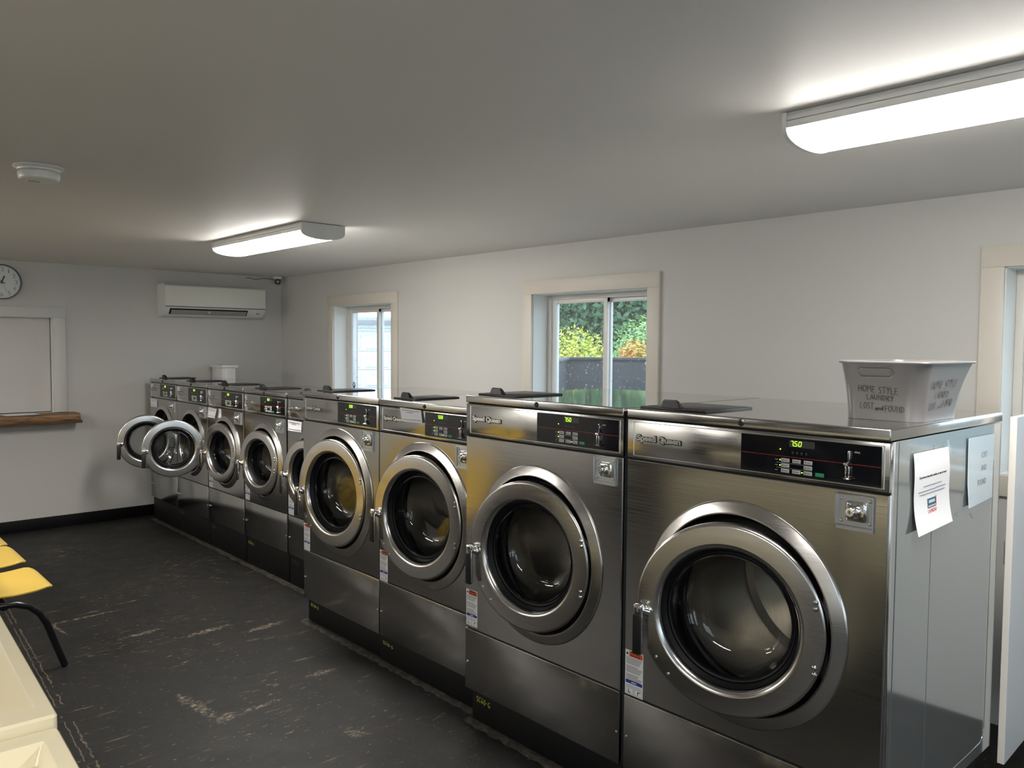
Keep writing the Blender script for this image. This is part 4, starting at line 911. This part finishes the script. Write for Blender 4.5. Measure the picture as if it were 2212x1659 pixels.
# mini split air conditioner
ax0, ay0, ay1, az0, az1 = XW, 2.635, 3.620, 1.884, 2.185
ac = thing('air_conditioner', 'white wall-mounted air conditioner high on the far wall', 'air conditioner', (XW, (ay0+ay1)/2, az0))
sh = (-XW, -(ay0+ay1)/2, -az0)
prof = [(0, az1-.01), (.02, az1), (.17, az1), (.192, az1-.012), (.200, az1-.04), (.198, az0+.095), (.192, az0+.080), (.138, az0+.014), (.10, az0+.002), (0, az0)]
b2 = bmesh.new(); A = [b2.verts.new((XW+.001+x, ay0, z)) for x, z in prof]; B = [b2.verts.new((XW+.001+x, ay1, z)) for x, z in prof]
for i in range(len(prof)): b2.faces.new((A[i], A[(i+1) % len(prof)], B[(i+1) % len(prof)], B[i]))
b2.faces.new(A[::-1]); b2.faces.new(B); bmesh.ops.recalc_face_normals(b2, faces=b2.faces)
mb = MB(); mb.add(b2, m_white_plastic, None, True); mb.build('casing', ac, shift=sh)
mb = MB(); mb.box(XW+.196, XW+.208, ay0+.004, ay1-.004, az0+.094, az1-.018, m_gloss_white, .004, 3); mb.build('front_cover', ac, shift=sh, label='glossy front cover')
mb = MB(); mb.box(XW+.190, XW+.200, ay0+.004, ay1-.004, az0+.088, az0+.093, m_dark); mb.build('cover_gap', ac, shift=sh)
mb = MB(); Q = T(XW+.166, 0, az0+.047) @ Matrix.Rotation(R(-50.7), 4, 'Y')
mb.box(-.034, .034, ay0+.05, ay1-.18, -.0022, .0, m_dark, mat=Q); mb.box(-.030, .020, ay0+.065, ay1-.19, -.0060, -.0030, m_grey_plastic, .001, mat=Q)
mb.box(-.012, .012, (ay0+ay1)/2-.075, (ay0+ay1)/2-.06, -.010, -.004, m_white_plastic, .002, mat=Q)
mb.build('louvre', ac, shift=sh, label='grey louvre in a dark slot')
mb = MB(); Q2 = T(XW+.191, 0, az0+.062) @ Matrix.Rotation(R(-70), 4, 'Y')
mb.box(-.008, .008, ay1-.085, ay1-.055, -.0022, .0, m_grey_plastic, .0005, mat=Q)
mb.build('badge', ac, shift=sh)
# boxed pipe chase behind the far washers
mb = MB(); mb.box(-7.78, -7.525, 3.10, 3.225, 0, 1.400, m_box, .002); o = tag(mb.build('pipe_box'), 'narrow white capped box rising behind the small washers', 'box'); o['category'] = 'box'
mb = MB(); mb.box(-7.805, -7.505, 3.088, 3.245, 1.4005, 1.424, m_box, .003); mb.build('cap', o)
# ================================================================== YELLOW SEATS
bench = thing('tandem_seating', 'row of yellow moulded seats on one black frame, at the left edge', 'seating', (-5.2, .75, 0))
SX = [-4.48, -5.08, -5.58]   # near edge of each seat
def P3(x, y, z): return (x+5.2, y-.75, z)
for sx_ in SX:
    mb = MB(); b2 = bmesh.new(); nu, nv = 12, 22; g = []
    for j in range(nv+1):
        v = (j/nv)**1.6 if j < 12 else None; row = []
        v = j/12*.55 if j <= 12 else .55+(j-12)/(nv-12)*.45
        for i in range(nu+1):
            u = i/nu*2-1
            if j <= 12:
                d = .40*(j/12)**1.8; t_ = d/.40; y = .955-d; rc = .085
                wv = .235-rc+math.sqrt(max(0, rc*rc-max(0, rc-d)**2)) if d < rc else .235
                z = .432-.028*math.sin(min(1, t_*1.1)*PI*.9)-.030*(1-min(1, d/.05))**2+.018*u*u*t_
            else:
                t_ = (j-12)/(nv-12); y = .555-.05*math.sin(min(1, t_*2)*PI/2)-.10*t_; z = .432-.005+.018*u*u+t_*.40; y += .03*u*u*t_*(1-.3*t_); wv = .235*(1-.3*max(0, t_-.6)**2*4)
                z -= .03*u*u*max(0, t_-.5)
            x = sx_-.235+u*wv
            row.append(b2.verts.new(P3(x, y+.03, z)))
        g.append(row)
    for j in range(nv):
        for i in range(nu): b2.faces.new((g[j][i], g[j][i+1], g[j+1][i+1], g[j+1][i]))
    bmesh.ops.recalc_face_normals(b2, faces=b2.faces)
    bmesh.ops.solidify(b2, geom=b2.faces[:], thickness=-.012)
    mb.add(b2, m_yellow, None, True); s_ = mb.build('seat', bench, sharp=60, label='yellow plastic shell seat')
    md = s_.modifiers.new('round', 'BEVEL'); md.width = .004; md.segments = 2; md.limit_method = 'ANGLE'; md.angle_limit = R(50)
mb = MB(); mb.tube([P3(-6.2, .76, .355), P3(-4.50, .76, .355)], .022, m_blacktube, 14); mb.build('beam', bench)
for lx in (-4.43, -6.12):
    mb = MB(); pts = [(.62, .368), (.74, .375), (.80, .37), (.86, .345), (.905, .30), (.935, .24), (.975, .12), (1.015, .005)]
    mb.tube([P3(lx-.05*(y-.62)/.4, y, z) for y, z in pts], .0165, m_blacktube, 12); mb.build('leg', bench)
    mb = MB(); pts = [(.70, .37), (.62, .36), (.55, .30), (.48, .16), (.42, .005)]; mb.tube([P3(lx, y, z) for y, z in pts], .0165, m_blacktube, 12); mb.build('leg', bench)
# ================================================================== LAUNDRY TUBS
def tub(x0, x1, y0, y1, zt, rim, rot, label, pivot):
    root = thing('utility_tub', label, 'sink', (pivot[0], pivot[1], 0), rot); px_, py_ = pivot
    def q(x, y, z): return (x-px_, y-py_, z)
    b2 = bmesh.new()
    lv = [((x0, x1, y0, y1), zt-.035, .012), ((x0, x1, y0, y1), zt-.006, .012), ((x0+.004, x1-.004, y0+.004, y1-.004), zt, .010), ((x0+rim[0], x1-rim[0], y0+rim[1], y1-rim[1]), zt-.001, .004), ((x0+rim[0]+.004, x1-rim[0]-.004, y0+rim[1]+.004, y1-rim[1]-.004), zt-.006, .004), ((x0+rim[0]+.13, x1-rim[0]-.13, y0+rim[1]+.10, y1-rim[1]-.10), zt-.30, .02)]
    rings = [[b2.verts.new(q(x, y, z)) for x, y in rrect(*r_, rad, 4)] for r_, z, rad in lv]; K = len(rings[0])
    for j in range(len(lv)-1):
        for k in range(K): b2.faces.new((rings[j][k], rings[j][(k+1) % K], rings[j+1][(k+1) % K], rings[j+1][k]))
    b2.faces.new(rings[-1]); bmesh.ops.recalc_face_normals(b2, faces=b2.faces)
    mb = MB(); mb.add(b2, m_cream, None, True); mb.build('basin', root, sharp=30)
    b2 = bmesh.new(); lv = [((x0+.02, x1-.02, y0+.02, y1-.02), zt-.034, .02), ((x0+.12, x1-.12, y0+.10, y1-.10), zt-.33, .03)]
    rings = [[b2.verts.new(q(x, y, z)) for x, y in rrect(*r_, rad, 4)] for r_, z, rad in lv]
    for k in range(K): b2.faces.new((rings[0][k], rings[1][k], rings[1][(k+1) % K], rings[0][(k+1) % K]))
    b2.faces.new(rings[1]); bmesh.ops.recalc_face_normals(b2, faces=b2.faces); mb = MB(); mb.add(b2, m_cream, None, True); mb.build('outer_shell', root)
    for (lx, ly) in ((x0+.06, y0+.06), (x1-.06, y0+.06), (x0+.06, y1-.06), (x1-.06, y1-.06)):
        mb = MB(); mb.box(lx-.02-px_, lx+.02-px_, ly-.02-py_, ly+.02-py_, 0, zt-.04, m_cream, .004); mb.build('leg', root)
    return root
ta = tub(-2.95, -1.894, -.22, .414, .852, (.062, .033), R(-2.4), 'cream plastic laundry tub at the left edge, farther of the two', (-1.894, .414))
mb = MB(); strokes(mb, 'a', lambda u, v: (u, -.098, v), 0, .010, 0, .02, .0005, m_ink_grey)
tub(-1.889, -1.0, -.22, .412, .827, (.050, .034), R(-2.4), 'cream plastic laundry tub in the bottom left corner, nearer of the two', (-1.889, .417))
# ================================================================== OUTSIDE
mb = MB(); mb.box(-40, 20, YW+WT+.02, 45, -.5, -.15, pm('asphalt_and_grass', (.16, .17, .15), .9, mott=.3)); struct(mb, 'ground_outside')
m_fence = pm('dark_fence', (.045, .050, .062), .6, mott=.25, bump=(3, .3))
fr_ = thing('dark_fence', 'dark solid fence with a capped top below the trees, seen through the middle window', 'fence', (-6.24, 6.46, -.15))
for (dx_, dy_) in ((3.0, 3.07), (1.2, -1.42)):
    ln_ = math.hypot(dx_, dy_); a = math.atan2(dy_, dx_)
    mb = MB(); mb.box(-.015, ln_, -.02, .02, 0, 1.625, m_fence); mb.build('fence_panel', fr_, rot=(0, 0, a))
    mb = MB(); mb.box(-.03, ln_, -.05, .05, 1.62, 1.655, m_fence, .01); mb.box(-.02, ln_, -.04, .04, 1.05, 1.11, m_fence); mb.build('cap_rail', fr_, rot=(0, 0, a))
def leafmat(name, c1, c2):
    m, t, b = new_mat(name); oi = t.nodes.new('ShaderNodeTexCoord'); n = t.nodes.new('ShaderNodeTexNoise'); n.inputs['Scale'].default_value = 2.2; n.inputs['Detail'].default_value = 6
    rp = t.nodes.new('ShaderNodeValToRGB'); rp.color_ramp.elements[0].position = .38; rp.color_ramp.elements[1].position = .62; rp.color_ramp.elements[0].color = (*c1, 1); rp.color_ramp.elements[1].color = (*c2, 1)
    t.links.new(oi.outputs['Object'], n.inputs[0]); t.links.new(n.outputs[0], rp.inputs[0]); t.links.new(rp.outputs[0], b.inputs['Base Color']); b.inputs['Roughness'].default_value = .6
    return m
LM = [leafmat('dark_leaves', (.05, .13, .07), (.13, .26, .12)), leafmat('yellow_leaves', (.40, .50, .06), (.78, .74, .14)), leafmat('green_leaves', (.16, .34, .10), (.36, .55, .20)), leafmat('orange_leaves', (.45, .45, .06), (.75, .36, .10))]
m_bark = pm('bark', (.16, .14, .12), .9)
def tree(x, y, blobs, h0, lm, label, n=1800, ls=.12):
    rnd = random.Random(int(abs(x*100+y*10))); root = thing('tree', label, 'tree', (x, y, -.15), 0, 'trees beyond the dark fence')
    b2 = bmesh.new()
    for (bx_, by_, bz_, r_) in blobs:
        k = int(n*r_*r_/sum(q[3]**2 for q in blobs))
        for _ in range(k):
            d = Vector((rnd.gauss(0, 1), rnd.gauss(0, 1), rnd.gauss(0, 1))).normalized(); p = Vector((bx_, by_, bz_))+d*r_*(rnd.uniform(.55, 1.0)); a = Vector((rnd.gauss(0, 1), rnd.gauss(0, 1), rnd.gauss(0, .6))).normalized(); c_ = a.cross(d+Vector((0, 0, .3))).normalized(); s_ = ls*rnd.uniform(.6, 1.3)
            b2.faces.new([b2.verts.new(p+a*s_), b2.verts.new(p+c_*s_*.5), b2.verts.new(p-a*s_), b2.verts.new(p-c_*s_*.5)])
    mb = MB(); mb.add(b2, lm); mb.build('foliage', root)
    mb = MB(); mb.tube([(0, 0, 0), (.05, .02, h0*.5), (.0, .05, h0)], [.13, .10, .05], m_bark, 8); mb.build('trunk', root)
tree(-8.95, 9.45, [(0, 0, 1.50, .60), (-.35, .2, 1.3, .5), (.38, .1, 1.25, .45)], 1.2, LM[1], 'yellow-green bush at the left of the middle window', 7000, .034)
tree(-10.0, 12.7, [(0, 0, 1.6, .8), (.75, .3, 1.9, .75), (-.5, .2, 1.3, .6)], 1.5, LM[2], 'fresh green tree at the right of the middle window', 9000, .042)
tree(-7.45, 9.15, [(0, 0, 1.66, .24), (.22, .0, 1.56, .20), (-.2, 0, 1.45, .18)], 1.2, LM[3], 'orange-tinged bush low in the middle window, before the green tree', 1300, .035)
tree(-15.8, 18.0, [(0, 0, 4.2, 3.0), (1.2, .6, 3.6, 2.8), (-.9, .5, 2.6, 2.4), (.5, 0, 1.8, 2.0)], 4, LM[0], 'tall dark tree rising behind the bushes in the middle window', 26000, .10)
tree(-22.0, 26.5, [(0, 0, 5, 4.5), (-2, 0, 4, 4), (2.5, 1, 5, 4)], 4, LM[0], 'most distant dark tree, glimpsed between the nearer crowns', 30000, .17)
# garage seen through the far window
gr = thing('garage', 'white garage with a panelled door, seen through the far window', 'building', (-15.2, 9.4, -.15), R(58.7))
m_gar = pm('white_siding', (.72, .78, .82), .6); m_gar2 = pm('white_garage_door', (.80, .83, .86), .5); m_roof = pm('grey_shingle', (.30, .32, .34), .9, mott=.3, bump=(20, .8))
def gb(nm, f, par=gr, **k):
    mb = MB(); f(mb); return mb.build(nm, par, **k)
gb('wall', lambda m: (m.box(-3.2, -1.25, -.1, 4, 0, 2.15, m_gar), m.box(1.25, 3.2, -.1, 4, 0, 2.15, m_gar), m.box(-1.25, 1.25, -.1, 4, 2.05, 2.15, m_gar)))
def gd(m):
    m.box(-1.25, 1.25, -.06, 0, 0, 2.05, m_gar2)
    for i in range(4):
        for j in range(5):
            x_ = -1.16+i*.60; z_ = .05+j*.40; m.box(x_, x_+.50, -.085, -.05, z_, z_+.31, m_gar2, .022, 1); 
        
    for j in range(1, 5): m.box(-1.25, 1.25, -.064, -.05, j*.40+.005, j*.40+.015, m_roof)
gb('garage_door', gd)
gb('trim_board', lambda m: (m.box(1.22, 1.36, -.14, -.09, 0, 2.1, m_sticker), m.box(-1.36, -1.22, -.14, -.09, 0, 2.1, m_sticker), m.box(-3.3, 3.3, -.16, -.09, 2.12, 2.22, m_sticker)))
def rf(m):
    b2 = bmesh.new(); v = [b2.verts.new(p) for p in ((-3.4, -.3, 2.2), (3.4, -.3, 2.2), (3.4, 4.2, 2.38), (-3.4, 4.2, 2.38), (-3.4, -.3, 2.28), (3.4, -.3, 2.28), (3.4, 4.2, 2.48), (-3.4, 4.2, 2.48))]
    for q in ((0, 1, 2, 3), (4, 5, 6, 7), (0, 1, 5, 4), (1, 2, 6, 5), (2, 3, 7, 6), (3, 0, 4, 7)): b2.faces.new([v[i] for i in q])
    bmesh.ops.recalc_face_normals(b2, faces=b2.faces); m.add(b2, m_roof)
gb('roof', rf)
